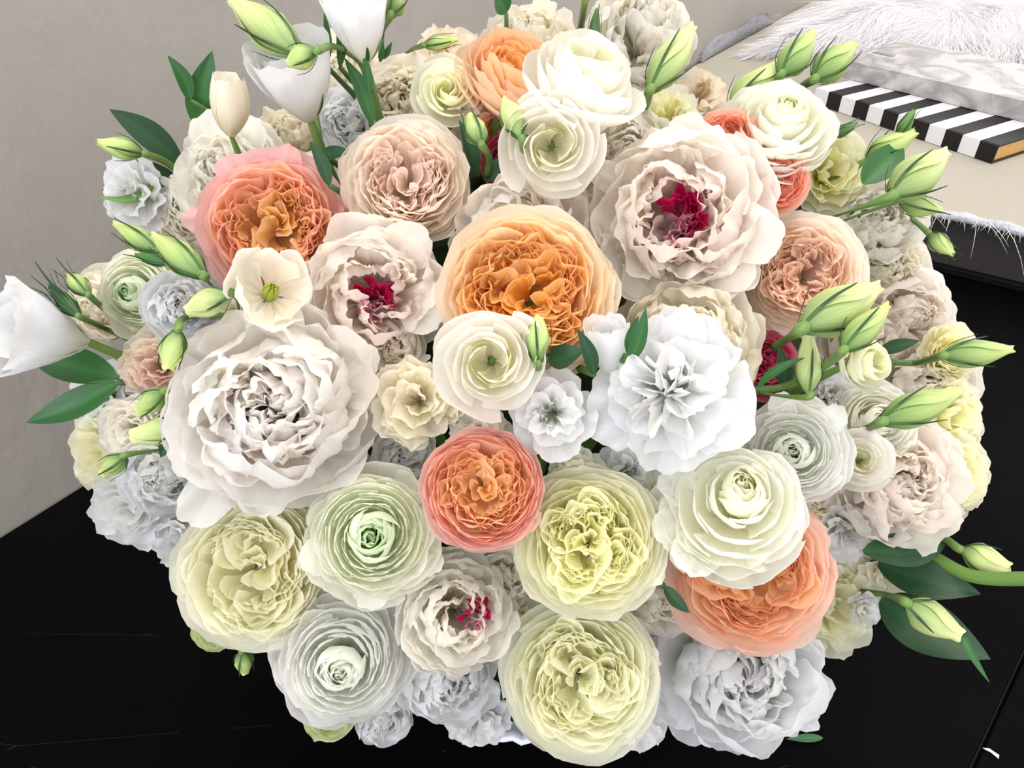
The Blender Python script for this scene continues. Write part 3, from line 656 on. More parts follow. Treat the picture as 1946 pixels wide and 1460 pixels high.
def leaf(base, tip, width, label, s0=1.02, s1=1.12, side=.05, bend=.06, tint=0, fold=.28, wpos=.42, name='lisianthus_leaf'):
    b = wp(base[0], base[1], s0); sc = (b-CAM).dot(FW)/FPX; rg = random.Random(int(base[0]+tip[1]))
    root = empty(name, b); tag(root, label, 'leaf')
    leaf_part(root, b, Matrix.Identity(3).to_quaternion(), sc, rg, base, tip, width, s0, s1, side, bend, tint, fold, wpos)
    d = (Vector((b.x*.6, b.y*.6, b.z-.06))-b).normalized()
    add_tube('stem', root, [(0, 0, 0), d*.03, d*.06], [.0012, .0018, .002], GC[0], GC[0], n=6)
    return root
# ---------------------------------------------------------------- the flowers: kind, pixel centre and radius in the 1946 x 1460 frame, palette, label
F = flower
# --- back and top rows
F('open', 840, 92, 88, 'beige', 'pale beige flower with broad smooth petals behind the top apricot rose', tilt=(-.2, .75), s=.90, seed=1)
F('peony', 1008, 62, 100, 'cream', 'creamy white peony at the very top behind the apricot rose', tilt=(0, .7), s=.95, guards=10, inner=26, ball=.5)
F('rose', 985, 150, 118, 'peachtop', 'tall apricot rose at the top seen from the side, orange heart showing', tilt=(.36, .78), s=1.06, cup=.62, rin=.62, sink=.15, layers=5, reflex=.5, depth=.12)
F('peony', 1222, 48, 108, 'white', 'big white bloom at the top edge right of the apricot rose', tilt=(.1, .62), s=1.07, guards=8, inner=14, ball=1.0, ragged=.03)
F('lisi', 1112, 140, 108, 'white', 'white cupped bloom lying on its side below the top white bloom', tilt=(.30, .84), s=1.17, cup=.75, hollow=.45, layers=4, sepals=.9)
F('bell', 590, 228, 62, 'cool', 'tall white trumpet lisianthus standing up at the upper left', tilt=(-.22, .86), s=1.08, length=2.4, mouth=1.05, sepals=1.0, sink=0)
F('bell', 696, 118, 50, 'cool', 'half-open white lisianthus cut by the top edge', tilt=(-.10, .90), s=1.14, length=2.8, mouth=1.05, sepals=1.0, sink=0)
F('bell', 440, 258, 38, 'cream', 'small closed cream lisianthus beside the upright leaf at upper left', tilt=(.05, .92), s=1.08, length=2.9, mouth=.42, belly=.78, sepals=1.4, sink=0)
F('peony', 545, 258, 92, 'cream', 'creamy peony behind the tall green stem at upper left', s=.92, guards=8, inner=30)
F('peony', 640, 130, 92, 'cream', 'cream ruffled peony behind the arching bud stem', tilt=(-.1, .5), s=.90, guards=8, inner=24)
F('peony', 660, 232, 72, 'cool', 'bluish white peony tucked beside the arching stem', tilt=(-.3, .2), s=.99, guards=6, inner=6, ragged=.02)
F('peony', 768, 190, 105, 'cream', 'fluffy cream peony behind the blush rose', tilt=(-.1, .35), s=.98, guards=8, inner=34)
F('lisi', 850, 166, 62, 'lime', 'small greenish white lisianthus rose above the blush rose', tilt=(.05, .45), s=1.08, hollow=.28, layers=4)
F('peony', 835, 245, 62, 'white', 'small white peony between blush rose and coral rose', tilt=(.1, .2), s=1.0, guards=6, inner=6, ragged=.02)
F('rose', 965, 262, 78, 'coral', 'coral rose half hidden behind the white spiral bloom', tilt=(-.15, .3), s=.95)
F('rose', 985, 320, 70, 'rosepink', 'deep pink rose wedged below the white spiral bloom', tilt=(0, -.3), s=.92)
F('peony', 425, 322, 112, 'white', 'white peony with broad smooth petals at left above the pink rose', tilt=(-.35, .35), s=1.0, guards=8, inner=10, ball=.9, ragged=.02, extra=[(110, 1.0, .6, .35), (60, 1.05, .5, .2)])
F('peony', 365, 395, 100, 'cream', 'cream peony left of the pink and orange rose', tilt=(-.45, .15), s=.96, guards=8, inner=26)
F('open', 245, 372, 78, 'cool', 'white lisianthus bloom against the wall under the curled leaf', tilt=(-.55, -.1), s=1.05)
F('peony', 600, 330, 70, 'white', 'white peony peeping between pink rose and blush rose', s=.94, guards=7, inner=12)
F('rose', 770, 338, 128, 'blushrose', 'blush cream garden rose with a soft pink heart in the upper middle', tilt=(-.05, .25), s=1.05, cup=.42, rin=.66, layers=6, ruf=.06, nq=3, soft=.03, depth=.12, reflex=.7)
F('rose', 518, 428, 150, 'pinkrose', 'large pink garden rose with an orange ruffled heart at upper left', tilt=(-.10, .12), s=1.07, cup=.36, rin=.66, layers=6, ruf=.095, nest=5, depth=.06, extra=[(168, 1.16, .26, -.15), (72, 1.08, .34, -.05), (118, 1.08, .34, -.05), (-5, 1.1, .3, -.2)])
F('rose', 655, 420, 60, 'rosepink', 'dusky pink petals of a rose behind the large pink rose', tilt=(.5, .1), s=.95)
F('peony', 905, 150, 70, 'beige', 'beige bloom behind the tall apricot rose', tilt=(0, .4), s=.93, guards=6, inner=8)
F('lisi', 1050, 278, 92, 'white', 'white spiral lisianthus in the upper middle with a round hollow heart', tilt=(.02, .05), s=1.14, hollow=.40, layers=4, cup=.42)
F('peony', 1195, 285, 98, 'white', 'smooth white peony right of the upper spiral lisianthus', tilt=(.05, .35), s=1.0, guards=7, inner=8, ball=1.0, ragged=.02)
F('open', 1265, 215, 84, 'yellow', 'pale yellow lisianthus below the top white bloom', tilt=(.1, .45), s=1.02)
F('open', 1335, 178, 76, 'beige', 'dry beige bloom at the top right edge of the bouquet', tilt=(.3, .5), s=.95)
F('rose', 1378, 262, 62, 'coral', 'small coral rose under the upper right ranunculus, left of two', tilt=(-.1, .2), s=1.10)
F('rose', 1480, 342, 64, 'coral', 'small coral rose under the upper right ranunculus, right of two', tilt=(.2, .1), s=1.10)
F('ranunculus', 1480, 222, 112, 'ranuncream', 'cream ranunculus with a green heart at upper right', tilt=(.10, .66), s=1.15, sink=.1, n=12, hx=.12, hy=.10)
F('carn', 1580, 322, 84, 'yellow', 'pale yellow frilled bloom right of the coral roses', tilt=(.3, .2), s=1.02, n=44)
F('carn', 1595, 385, 60, 'lime', 'greenish yellow frilled bloom under the pale yellow one at right', tilt=(.2, -.1), s=.96, n=34)
F('peony', 1670, 415, 105, 'white', 'white peony on the upper right shoulder of the bouquet', tilt=(.35, .25), s=1.02, guards=8, inner=30)
F('peony', 1690, 510, 90, 'cream', 'cream white peony under the white shoulder peony at right', tilt=(.4, .05), s=.98, guards=8, inner=30)
F('peony', 1735, 600, 92, 'blushwhite', 'blush white peony behind the big green bud at right', tilt=(.5, 0), s=.99, guards=8, inner=18, ball=.8, ragged=.03)
F('peony', 1000, 445, 150, 'blushwhite', 'blush peony peeping over the big apricot rose', tilt=(0, .30), s=1.01, guards=9, inner=50)
F('peony', 1292, 402, 182, 'blushwhite', 'huge blush peony with a crimson flamed heart at upper right', tilt=(.02, .08), s=1.08, guards=10, inner=60, hole=.34, eyes=[(.04, -.10, 13, .25, .36)], extra=[(158, 1.12, .22, .0), (-12, 1.12, .42, .05), (-40, 1.08, .4, 0), (-110, 1.05, .4, 0)])
F('rose', 1525, 515, 122, 'blushpeach', 'blush rose with a peach heart right of the huge blush peony', tilt=(.05, .12), s=1.04, cup=.38, rin=.62, layers=6)
F('peony', 1645, 640, 82, 'blushwhite', 'small blush peony behind the twin green buds at right', tilt=(.4, 0), s=.92, guards=7, inner=16)
# --- middle
F('peony', 715, 555, 142, 'blushwhite', 'blush peony with a crimson heart left of the apricot rose', tilt=(.0, .05), s=1.03, guards=9, inner=44, hole=.36, eyes=[(-.04, -.14, 12, .25, .36)], extra=[(-25, .98, .6, .30), (50, 1.1, .5, .1), (-90, 1.05, .4, 0)])
F('rose', 1000, 550, 178, 'apricot', 'big apricot garden rose with a bright orange ruffled heart in the centre', tilt=(-.02, .18), s=1.10, cup=.32, rin=.70, layers=6, ruf=.10, nest=6, nq=5, depth=.13)
F('peony', 1312, 655, 150, 'cream', 'cream peony behind the large white open lisianthus', tilt=(.10, .15), s=1.02, guards=8, inner=34, ball=.9, ragged=.04)
F('tulip', 520, 540, 92, 'cream', 'white bowl-shaped bloom with a green heart below the pink rose', tilt=(.15, .35), s=1.17, cup=.35)
F('ranunculus', 268, 552, 102, 'ranungreen', 'white ranunculus with a lime heart turned to the left', tilt=(-.40, .12), s=1.04, hx=-.25)
F('peony', 340, 575, 70, 'cool', 'white petalled peony right beside the left lime ranunculus', tilt=(-.1, .1), s=1.04, guards=6, inner=8, ragged=.02)
F('peony', 185, 580, 78, 'cream', 'cream petalled bloom behind the leftmost lisianthus', tilt=(-.6, .1), s=.96, guards=7, inner=8, ragged=.02)
F('bell', 165, 650, 62, 'cool', 'white lisianthus at the far left edge seen from the side', tilt=(-.90, .18), s=1.08, length=2.5, mouth=1.15, belly=.6, sepals=1.0, sink=0)
F('carn', 298, 692, 74, 'blushrose', 'small blush carnation left of the giant white peony', tilt=(-.25, .15), s=.99, n=50)
F('carn', 255, 815, 74, 'white', 'white carnation at left under the two long leaves', tilt=(-.35, 0), s=1.03, n=54)
F('carn', 182, 860, 84, 'lime', 'greenish white bloom on the left edge of the bouquet', tilt=(-.75, -.1), s=.99, n=40)
F('open', 170, 745, 64, 'cool', 'white bloom behind the two long leaves at left', tilt=(-.7, .1), s=.93)
F('peony', 305, 905, 92, 'cool', 'white peony with loose petals below the left carnation', tilt=(-.25, -.15), s=1.03, guards=7, inner=14, ragged=.02)
F('carn', 238, 968, 82, 'cool', 'pure white ruffled bloom at the lower left edge', tilt=(-.50, -.30), s=.99, n=36)
F('open', 340, 1040, 82, 'cool', 'bluish white bloom hanging at the lower left', tilt=(-.4, -.55), s=.93)
F('peony', 522, 772, 208, 'bigpeony', 'giant white peony, the largest bloom of the bouquet, at left', tilt=(-.06, .02), s=1.13, guards=10, inner=58, ball=.75, sink=.35, ragged=.05, extra=[(222, 1.42, .26, -.35), (250, 1.08, .4, -.2), (200, 1.12, .35, -.2), (20, 1.1, .35, -.1), (80, 1.08, .4, 0)])
F('carn', 790, 760, 96, 'cream', 'cream ruffled carnation between giant peony and spiral lisianthus', tilt=(-.1, .05), s=1.02, n=36, frill=.16)
F('peony', 745, 660, 62, 'blushwhite', 'small blush peony above the cream ruffled carnation', s=.98, guards=6, inner=14)
F('lisi', 930, 688, 97, 'white', 'white spiral lisianthus in the centre below the apricot rose', tilt=(-.05, .02), s=1.17, hollow=.42, layers=4)
F('open', 1050, 785, 92, 'cool', 'small white lisianthus with wavy petals right of the central spiral one', tilt=(0, .05), s=1.10, frill=.03)
F('open', 1268, 750, 160, 'cool', 'large white open lisianthus with wavy petals right of centre', tilt=(-.12, -.05), s=1.15, ruf=.12, per=5, layers=4, extra=[(222, 1.14, .42, -.2), (-15, 1.1, .4, -.1), (90, 1.05, .4, 0)])
F('bell', 1160, 712, 40, 'cool', 'half-hidden white bud shaped bloom behind the large open lisianthus', tilt=(-.05, .85), s=1.07, length=2.8, mouth=.8, sink=0)
F('rose', 1465, 690, 68, 'rosepink', 'deep pink rose almost hidden behind the curved bud stem', s=.96)
F('ranunculus', 1508, 858, 108, 'ranun', 'white ranunculus with a pale green heart at right', tilt=(.0, .05), s=1.06, extra=[(60, 1.16, .34, -.05), (120, 1.12, .34, -.05)])
F('lisi', 1638, 875, 56, 'white', 'small white spiral lisianthus right of the white ranunculus', tilt=(.15, .05), s=1.06, layers=4, hollow=.3)
F('ranunculus', 1672, 800, 86, 'ranuncream', 'cream ranunculus behind the lower right long bud', tilt=(.3, .1), s=1.02, heart=.4)
F('peony', 1715, 920, 138, 'blushwhite', 'blush peony on the right side of the bouquet', tilt=(.30, -.02), s=1.03, guards=9, inner=50, extra=[(-100, 1.1, .35, -.2), (-60, 1.1, .35, -.2), (200, 1.1, .3, -.1)])
F('peony', 1775, 735, 98, 'blushwhite', 'blush peony behind the long horizontal bud at right', tilt=(.45, .05), s=.99, guards=8, inner=24, ragged=.04)
F('carn', 1815, 668, 62, 'yellow', 'small pale yellow bloom above the long horizontal bud at right', tilt=(.6, .1), s=.94, n=34)
F('carn', 1815, 790, 76, 'yellow', 'pale yellow frilled bloom at the right edge, upper of two', tilt=(.65, 0), s=.95, n=40)
F('carn', 1822, 905, 84, 'yellow', 'pale yellow frilled bloom at the right edge, lower of two', tilt=(.65, -.15), s=.95, n=40)
F('open', 1610, 1010, 76, 'cool', 'white bloom between blush peony and yellow ranunculus at lower right', tilt=(.2, -.4), s=.96)
# --- front
F('rose', 918, 926, 119, 'salmon', 'salmon pink garden rose with a copper ruffled heart below centre', tilt=(0, .06), s=1.10, cup=.30, rin=.76, layers=7, ruf=.085, nq=5, nest=5, reflex=.15, depth=.20)
F('rose', 478, 1085, 152, 'ivoryrose', 'ivory garden rose with a yellow quartered heart at lower left', tilt=(-.15, -.10), s=1.04, cup=.30, rin=.74, layers=6, nq=2, nest=9, ruf=.045, reflex=.6, extra=[(175, 1.05, .35, -.3), (-85, 1.10, .45, -.3), (230, 1.06, .35, -.3)])
F('ranunculus', 708, 1018, 136, 'ranungreen', 'large ranunculus with a mint green heart left of the salmon rose', tilt=(0, 0), s=1.07, n=15, extra=[(190, 1.08, .4, -.25), (-35, 1.12, .35, -.25), (-100, 1.05, .4, -.25)])
F('ranunculus', 648, 1250, 134, 'ranun', 'white ranunculus with a small green heart at the bottom left', tilt=(-.10, -.18), s=1.04, n=15, heart=.75, hx=-.06, hy=-.22)
F('peony', 872, 1165, 118, 'white', 'white peony with a crimson spot above the bottom petals', tilt=(.15, -.10), s=1.01, guards=8, inner=26, ball=1.0, hole=.16, ragged=.02, eyes=[(.26, -.05, 9, .20, .62)])
F('peony', 850, 1300, 108, 'cool', 'cool white peony hanging at the bottom between two round blooms', tilt=(.05, -.55), s=.95, guards=8, inner=26, ragged=.05, extra=[(-40, 1.18, .3, -.3), (-80, 1.12, .35, -.3), (-140, 1.08, .35, -.3)])
F('open', 1095, 905, 60, 'lime', 'greenish petals of a bloom behind the upper yellow rose', s=1.0)
F('rose', 1122, 1030, 150, 'yellow', 'pale yellow garden rose with swirling heart right of the salmon rose', tilt=(.02, -.02), s=1.07, cup=.30, rin=.66, layers=6, nq=4, nest=7, ruf=.06, depth=.05, reflex=.6, extra=[(-70, 1.05, .45, -.2), (-20, 1.06, .4, -.2), (200, 1.05, .4, -.2)])
F('rose', 1106, 1295, 153, 'lime', 'pale yellow garden rose at the very bottom of the bouquet', tilt=(.02, -.18), s=1.04, cup=.32, rin=.70, layers=6, nq=3, nest=7, ruf=.05, reflex=.6, extra=[(-50, 1.04, .4, -.25), (-100, 1.06, .4, -.25), (-150, 1.04, .4, -.25), (20, 1.05, .35, -.2)])
F('ranunculus', 1388, 955, 146, 'ranuncream', 'large cream ranunculus opened upward at lower right', tilt=(.06, .30), s=1.13, n=11, heart=.9, hx=.12, hy=.32, extra=[(215, 1.06, .45, -.25), (250, 1.04, .5, -.2), (170, 1.04, .4, -.1)])
F('rose', 1428, 1092, 160, 'peachpink', 'peach and orange rose tucked under the large cream ranunculus', tilt=(.10, -.18), s=1.02, cup=.34, rin=.70, layers=5, ruf=.05, reflex=.5, extra=[(155, 1.16, .5, -.05), (40, 1.05, .4, 0), (-80, 1.02, .4, -.1)])
F('carn', 1592, 1150, 100, 'lime', 'lime and cream frilled bloom at the lower right edge', tilt=(.45, -.25), s=.95, n=44)
F('peony', 1405, 1285, 172, 'cool', 'cool white peony with drooping petals at the bottom right', tilt=(.12, -.32), s=1.0, guards=10, inner=34, ragged=.03, extra=[(-60, 1.1, .38, -.3), (-95, 1.08, .4, -.35), (-10, 1.15, .35, -.2), (-130, 1.08, .4, -.3), (-30, 1.12, .3, -.2)])
F('open', 1700, 1088, 74, 'cream', 'cream translucent petals behind the lower right leaves', tilt=(.4, -.4), s=.92)
F('carn', 1648, 1162, 36, 'cool', 'tiny white frilled bloom beside the lower right leaf', tilt=(.5, -.3), s=.72, n=30)
F('peony', 1260, 1130, 90, 'white', 'white peony between the two pale yellow roses and peach rose', s=.92, guards=7, inner=14)
F('peony', 1545, 960, 60, 'cream', 'cream bloom behind the large cream ranunculus', s=.92, guards=6, inner=10)
F('open', 910, 830, 70, 'blushwhite', 'blush petals peeping over the salmon rose', s=.98)
F('open', 1210, 1380, 80, 'cool', 'white petals drooping under the bottom yellow rose', tilt=(.1, -.7), s=.90)
F('open', 905, 1385, 70, 'cool', 'single white petals drooping at the bottom left of the yellow rose', tilt=(-.1, -.7), s=.90)
F('rose', 396, 1203, 46, 'greenbud', 'small greenish white bloom under the ivory rose', tilt=(-.4, -.4), s=.99, layers=3, nq=3, nest=3)
F('rose', 628, 1366, 52, 'greenbud', 'small green ranunculus under the bottom left ranunculus', tilt=(.1, -.35), s=.98, layers=3, nq=2, nest=3, name='ranunculus')
F('lisi', 1645, 690, 48, 'lime', 'half-open green tipped lisianthus between the right buds', tilt=(.72, .10), s=1.13, cup=1.0, layers=5, hollow=.45, sepals=.8)
F('open', 1235, 960, 60, 'greenbud', 'green ruffled bloom between the yellow rose and cream ranunculus', s=.98, frill=.06)
F('peony', 640, 900, 60, 'cool', 'white peony hidden between giant peony and mint ranunculus', s=.92, guards=6, inner=10)
F('rose', 1500, 175, 32, 'rosepink', 'tiny dusky pink rosebud behind the upper right ranunculus', tilt=(.2, .6), s=1.06, layers=3, nq=3, nest=3)
# --- blossoms deeper in, seen through the gaps
F('peony', 762, 862, 62, 'cool', 'white petals deep between giant peony and salmon rose', s=.93, guards=6, inner=8, ragged=.02)
F('peony', 955, 1105, 66, 'white', 'white petals deep below the salmon rose', s=.93, guards=6, inner=8, ragged=.02)
F('open', 588, 1000, 62, 'lime', 'greenish petals deep between ivory rose and mint ranunculus', s=.93)
F('open', 985, 1195, 60, 'lime', 'greenish petals deep between the two pale yellow roses', s=.94)
F('open', 610, 1140, 56, 'cream', 'cream petals deep between the ivory rose and the lower ranunculus', s=.93)
F('open', 1195, 900, 66, 'cool', 'white petals under the large open lisianthus', s=.98)
F('peony', 415, 640, 60, 'cool', 'white petals above the giant peony beside the drooping bud', s=.97, guards=6, inner=6, ragged=.02)
F('peony', 1160, 400, 60, 'blushwhite', 'blush petals between the two upper blush peonies', s=.94, guards=6, inner=8)
F('open', 1590, 745, 52, 'cool', 'white petal seen behind the half-open green tipped lisianthus', s=.95)
F('open', 440, 590, 40, 'lime', 'small greenish bloom behind the rolled tip bud', s=.98)
F('peony', 728, 1378, 56, 'cool', 'cool white petals at the bottom right of the white ranunculus', tilt=(0, -.6), s=.93, guards=6, inner=6, ragged=.02)
F('peony', 500, 330, 70, 'white', 'white petals behind the top of the pink rose', s=.93, guards=6, inner=6, ragged=.02)
# --- buds
Bd = bud
PALE = ((120, 150, 90), (196, 212, 140), (226, 232, 170))
Bd((440, 2), (566, 100), 72, 'long pale green bud pointing to the top left corner', stem=[(578, 112), (600, 220), (618, 335, 1.0)], cols=PALE, s=1.22, stw=15, sepal=.7)
Bd((545, 122), (600, 98), 44, 'small nodding bud on the arching stem at the top left', stem=[(640, 90), (690, 130), (706, 240, 1.0)], s=1.27, stw=13, sepal=.95, fat=.45, leaves=[((708, 235), (654, 110), 34, 1.05, 1.15), ((700, 180), (690, 100), 18, 1.1, 1.2)])
Bd((184, 270), (270, 292), 40, 'slim green bud on the left in front of the wall, tip pointing left', stem=[(310, 305), (345, 330, .97)], s=1.1, stw=15, leaves=[((352, 322), (207, 208), 52, 1.0, 1.12, .04, .05, 1, .28, .5), ((340, 345), (255, 300), 26, 1.0, 1.05, -.04, .05, 1)])
Bd((218, 425), (298, 476), 40, 'striped green bud left of the pink rose, upper of the cluster', stem=[(320, 488), (345, 500, .98)], s=1.12, sepal=1.0)
Bd((292, 448), (384, 522), 56, 'plump pale green bud left of the pink rose', stem=[(395, 535), (405, 545, .98)], s=1.16, sepal=.8)
Bd((258, 484), (318, 500), 24, 'thin dark bud under the plump pale bud at left', stem=[(350, 515), (372, 530, .98)], s=1.13, sepal=1.2, cols=((50, 92, 54), (70, 120, 64), (90, 140, 70)))
Bd((130, 522), (168, 560), 34, 'round green bud with wispy sepals at the far left', stem=[(205, 595), (246, 640, 1.0)], s=1.12, sepal=1.5, stw=11, fat=.5)
Bd((95, 545), (150, 600), 30, 'bristly sepal cluster of a young bud at the far left', stem=[(200, 625), (245, 645, 1.0)], s=1.13, sepal=1.5, nsep=9, spread=.7, stw=11, cols=((40, 80, 50), (44, 88, 50), (60, 100, 60)))
Bd((358, 592), (434, 560), 50, 'pale green bud with a rolled tip above the giant peony', stem=[(450, 570), (455, 590, .98)], s=1.17, cols=PALE, sepal=.4, fat=.5, open_tip=.42)
Bd((318, 703), (338, 628), 46, 'drooping lime bud hanging in front of the giant peony', stem=[(346, 606), (375, 600), (440, 600, 1.02)], s=1.2, stw=14, sepal=.85, fat=.4, open_tip=.4)
Bd((264, 782), (312, 746), 42, 'short ribbed bud left of the giant peony', s=1.14, sepal=1.0, open_tip=.4)
Bd((258, 830), (348, 808), 50, 'blunt pale green bud left of the giant peony', s=1.13, cols=PALE, sepal=.3, open_tip=.6)
Bd((198, 900), (236, 868), 38, 'small green bud low on the left side', s=1.1, sepal=1.0, open_tip=.45)
Bd((1022, 602), (1022, 690), 44, 'upright green bud between apricot rose and central lisianthus', s=1.15, stem=[(1022, 710, 1.0)], sepal=.9, open_tip=.4, fat=.5)
Bd((893, 222), (914, 272), 42, 'young green bud beside the coral rose', stem=[(930, 300), (925, 335, .98)], s=1.14, sepal=1.2, stw=14, open_tip=.4, leaves=[((905, 330), (872, 228), 30, .97, 1.05, .05, .05, 1), ((925, 345), (945, 300), 30, .97, 1.0, .05, .05, 1)])
Bd((958, 188), (990, 262), 46, 'smooth pale green bud in front of the coral rose', s=1.14, cols=PALE, sepal=.15, fat=.5)
Bd((1316, 50), (1238, 168), 62, 'long green bud right of the top white bloom', s=1.12, cols=PALE, sepal=.6, stem=[(1225, 205), (1200, 225, .98)], stw=16)
Bd((1545, 62), (1486, 140), 56, 'green bud in front of the books, left of two', s=1.14, sepal=.8, stem=[(1470, 165), (1450, 200, 1.0)])
Bd((1622, 84), (1550, 148), 58, 'green bud in front of the books, right of two', s=1.15, sepal=.8, stem=[(1520, 168), (1500, 200, 1.0)], stw=15)
Bd((1484, 128), (1392, 205), 66, 'fat pale green bud behind the upper right ranunculus', s=1.07, cols=PALE, sepal=.5, open_tip=.5)
Bd((1738, 208), (1706, 258), 24, 'small dark bud before the striped book', s=1.12, sepal=1.1, stem=[(1690, 285), (1670, 320, 1.0)], stw=12, cols=((60, 96, 50), (96, 140, 70), (120, 160, 80)))
Bd((1742, 250), (1648, 305), 52, 'green bud lying behind the dark leaf at right', s=1.07, sepal=.6)
Bd((1796, 290), (1698, 368), 76, 'big pale green bud at the upper right edge', s=1.13, sepal=.45, cols=PALE, leaves=[((1640, 350), (1712, 272), 62, 1.06, 1.12, .05, .08, 0), ((1700, 380), (1765, 355), 30, 1.05, 1.08, .0, .05, 1)])
Bd((1788, 400), (1712, 384), 40, 'bud pointing right over the charcoal bench', s=1.09, sepal=1.0)
Bd((1812, 484), (1768, 446), 34, 'low hanging bud before the charcoal bench', s=1.07, sepal=1.1, stem=[(1748, 428), (1730, 415, .98)], stw=10)
Bd((1628, 234), (1582, 258), 22, 'slim bud tip right of the upper right ranunculus', s=1.07, sepal=1.1, cols=((60, 96, 50), (80, 120, 60), (100, 140, 70)))
Bd((1668, 545), (1530, 622), 88, 'largest green bud at right below the peach hearted rose', s=1.18, sepal=.5, cols=PALE, stem=[(1500, 642), (1470, 660, 1.0)], stw=17)
Bd((1686, 580), (1604, 664), 54, 'green bud on a long curved stem below the largest bud', s=1.22, sepal=.6, stem=[(1560, 700), (1490, 735), (1425, 742, 1.02)], stw=17, leaves=[((1440, 735), (1530, 680), 18, 1.08, 1.15, -.06)])
Bd((1536, 640), (1536, 745), 48, 'upright pale bud behind the long curved stem', s=1.12, sepal=.7, cols=PALE, open_tip=.4, leaves=[((1490, 745), (1478, 655), 30, 1.0, 1.08, .05, .05, 1)])
Bd((1922, 664), (1795, 676), 52, 'long bud pointing to the right edge over the black table', s=1.12, sepal=.55, stem=[(1740, 690), (1690, 688, 1.0)], stw=13, leaves=[((1672, 668), (1748, 648), 26, 1.03, 1.1, 0, .05, 1)])
Bd((1822, 744), (1680, 800), 64, 'long bud below the one pointing to the right edge', s=1.14, sepal=.55, stem=[(1645, 815), (1600, 820, 1.03)], stw=14)
Bd((1920, 1082), (1830, 1046), 52, 'lime bud at the right edge above the thick green stem', s=1.08, sepal=.8, stem=[(1790, 1022), (1740, 1016), (1700, 1020, .95)], stw=14, cols=PALE, open_tip=.4, leaves=[((1640, 1050), (1795, 1036), 62, 1.0, 1.06, .03, .05, 1, .15, .45), ((1668, 1072), (1864, 1130), 70, .98, 1.04, .03, .05, 1, .15, .45)])
Bd((1822, 1206), (1726, 1148), 62, 'lime bud resting on the large dark leaf at lower right', s=1.08, sepal=.35, stem=[(1690, 1132), (1635, 1124, .96)], stw=13, cols=PALE, open_tip=.4, leaves=[((1672, 1142), (1882, 1254), 104, .98, 1.04, .03, .05, 1, .15, .42), ((1825, 1195), (1880, 1298), 12, 1.05, 1.05)])
Bd((872, 74), (806, 86), 24, 'narrow closed bud on a curved stem at the top', s=1.12, sepal=1.0, stem=[(780, 96), (758, 118, 1.0)], stw=9)
Bd((752, -18), (742, 26), 46, 'green bud cut by the top edge', s=1.2, sepal=.8, stem=[(726, 60), (724, 110, 1.02)], stw=14, leaves=[((728, 112), (745, 80), 12, 1.05, 1.1), ((722, 118), (728, 78), 10, 1.05, 1.1)])
Bd((1134, 18), (1128, 80), 22, 'thin dark bud before the top white bloom', s=1.13, sepal=1.0, stem=[(1122, 100), (1110, 130, 1.0)], cols=((50, 92, 54), (60, 100, 54), (80, 120, 60)))
Bd((1118, -45), (1112, 0), 30, 'tall bud rising beyond the top edge', s=1.25, sepal=.8, stem=[(1104, 50), (1094, 110, 1.03)], stw=16)
Bd((466, 1278), (462, 1240), 34, 'small green bud tip hanging below the ivory rose', s=.96, sepal=.9, open_tip=.4)
# --- single leaves
leaf((392, 258), (404, 96), 54, 'upright dark green leaf at the upper left against the wall', side=-.06)
leaf((362, 190), (318, 105), 26, 'small leaf left of the upright dark leaf', side=.08)
leaf((296, 345), (182, 374), 18, 'narrow curled leaf arching over the wall side bloom', side=-.22, tint=2)
leaf((222, 718), (46, 664), 66, 'long green leaf at the far left, upper of two', side=-.03, bend=.05)
leaf((224, 728), (52, 804), 52, 'long green leaf at the far left, lower of two', side=-.05, bend=.05)
leaf((626, 352), (588, 268), 24, 'thin dark leaf at the foot of the tall stem', s0=1.06, tint=1)
leaf((612, 292), (668, 288), 26, 'short dark leaf right of the tall stem', s0=1.06, tint=1)
leaf((620, 125), (616, 22), 14, 'thin upright leaf between the two tall white blooms', s0=1.1, s1=1.2)
leaf((646, 128), (642, 0), 18, 'tall narrow leaf beside the top left white bloom', s0=1.1, s1=1.2, tint=0)
leaf((1196, 688), (1228, 584), 26, 'pointed green leaf above the large open lisianthus', s0=1.14, s1=1.22)
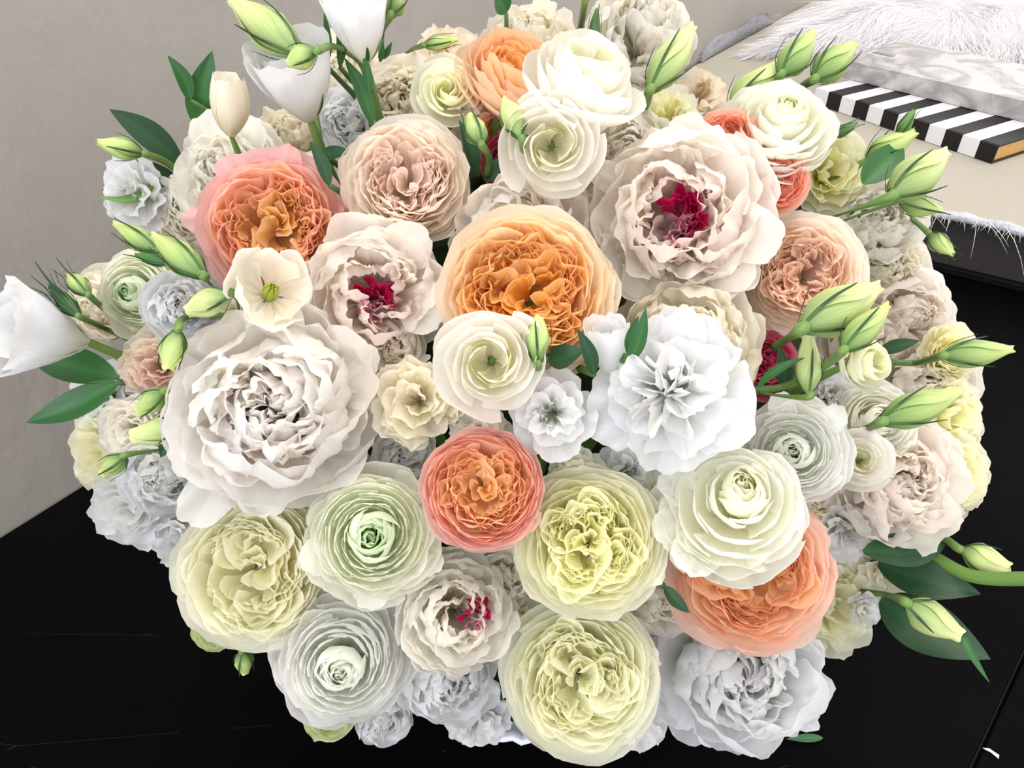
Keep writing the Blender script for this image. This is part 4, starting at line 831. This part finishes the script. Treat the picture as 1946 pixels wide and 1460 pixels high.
leaf((1198, 680), (1214, 600), 18, 'slim leaf touching the pointed leaf above the open lisianthus', s0=1.14, s1=1.22, side=-.08)
leaf((1128, 712), (1096, 624), 26, 'dark curved leaf right of the upright central bud', s0=1.12, s1=1.2, tint=1)
leaf((1042, 685), (1112, 665), 44, 'dark broad leaf under the big apricot rose', s0=1.1, s1=1.13, tint=1)
leaf((962, 25), (940, -8), 34, 'leaf tip at the top edge behind the cream peony', s0=1.0)
leaf((330, 835), (305, 870), 26, 'dark leaf tip left of the giant peony', s0=1.03, s1=1.08, tint=1)
leaf((370, 1138), (340, 1146), 8, 'thin sepal sticking out over the table at lower left', s0=.97, s1=1.0)
leaf((1262, 1115), (1310, 1165), 24, 'dark leaf under the peach rose', s0=1.03, s1=1.05, tint=1)
leaf((1570, 258), (1600, 250), 14, 'small leaf tip right of the cream ranunculus', s0=1.05, s1=1.1)
# thick cut stem pointing off to the right
g0 = P(1775, 1060, .99); root = empty('cut_lisianthus', g0); tag(root, 'thick pale green stem curving off the right edge of the picture', 'stem')
add_tube('stem', root, [P(1740, 1040, .97)-g0, Vector((0, 0, 0)), P(1850, 1096, 1.03)-g0, P(1960, 1100, 1.1)-g0, P(2010, 1096, 1.1)-g0], [.003, .0034, .0034, .0034, .0034], lin((120, 160, 80)), lin((110, 150, 76)))
# things lying on the table
p0 = on_z(1563, 1404, .001); p1 = on_z(1494, 1405, .004); root = empty('fallen_leaf', p0); tag(root, 'small green leaf fallen on the black table at the bottom', 'leaf')
add_blade(random.Random(2), 'blade', root, (0, 0, .001), p1-p0, .006, (0, -.3, 1), lin((60, 110, 66)), lin((50, 96, 60)), bend=.03)
p0 = on_z(1884, 1432, .0); root = empty('paper_scrap', p0); tag(root, 'tiny white scrap lying on the table at the lower right', 'scrap')
V = [(-.006, .004, .001), (-.001, .003, .002), (.005, -.002, .001), (.003, -.005, .001), (-.001, .000, .0015)]
mesh('scrap', V, [(0, 1, 2, 3, 4)], solid('white_scrap', (230, 230, 232)), root, smooth=False)
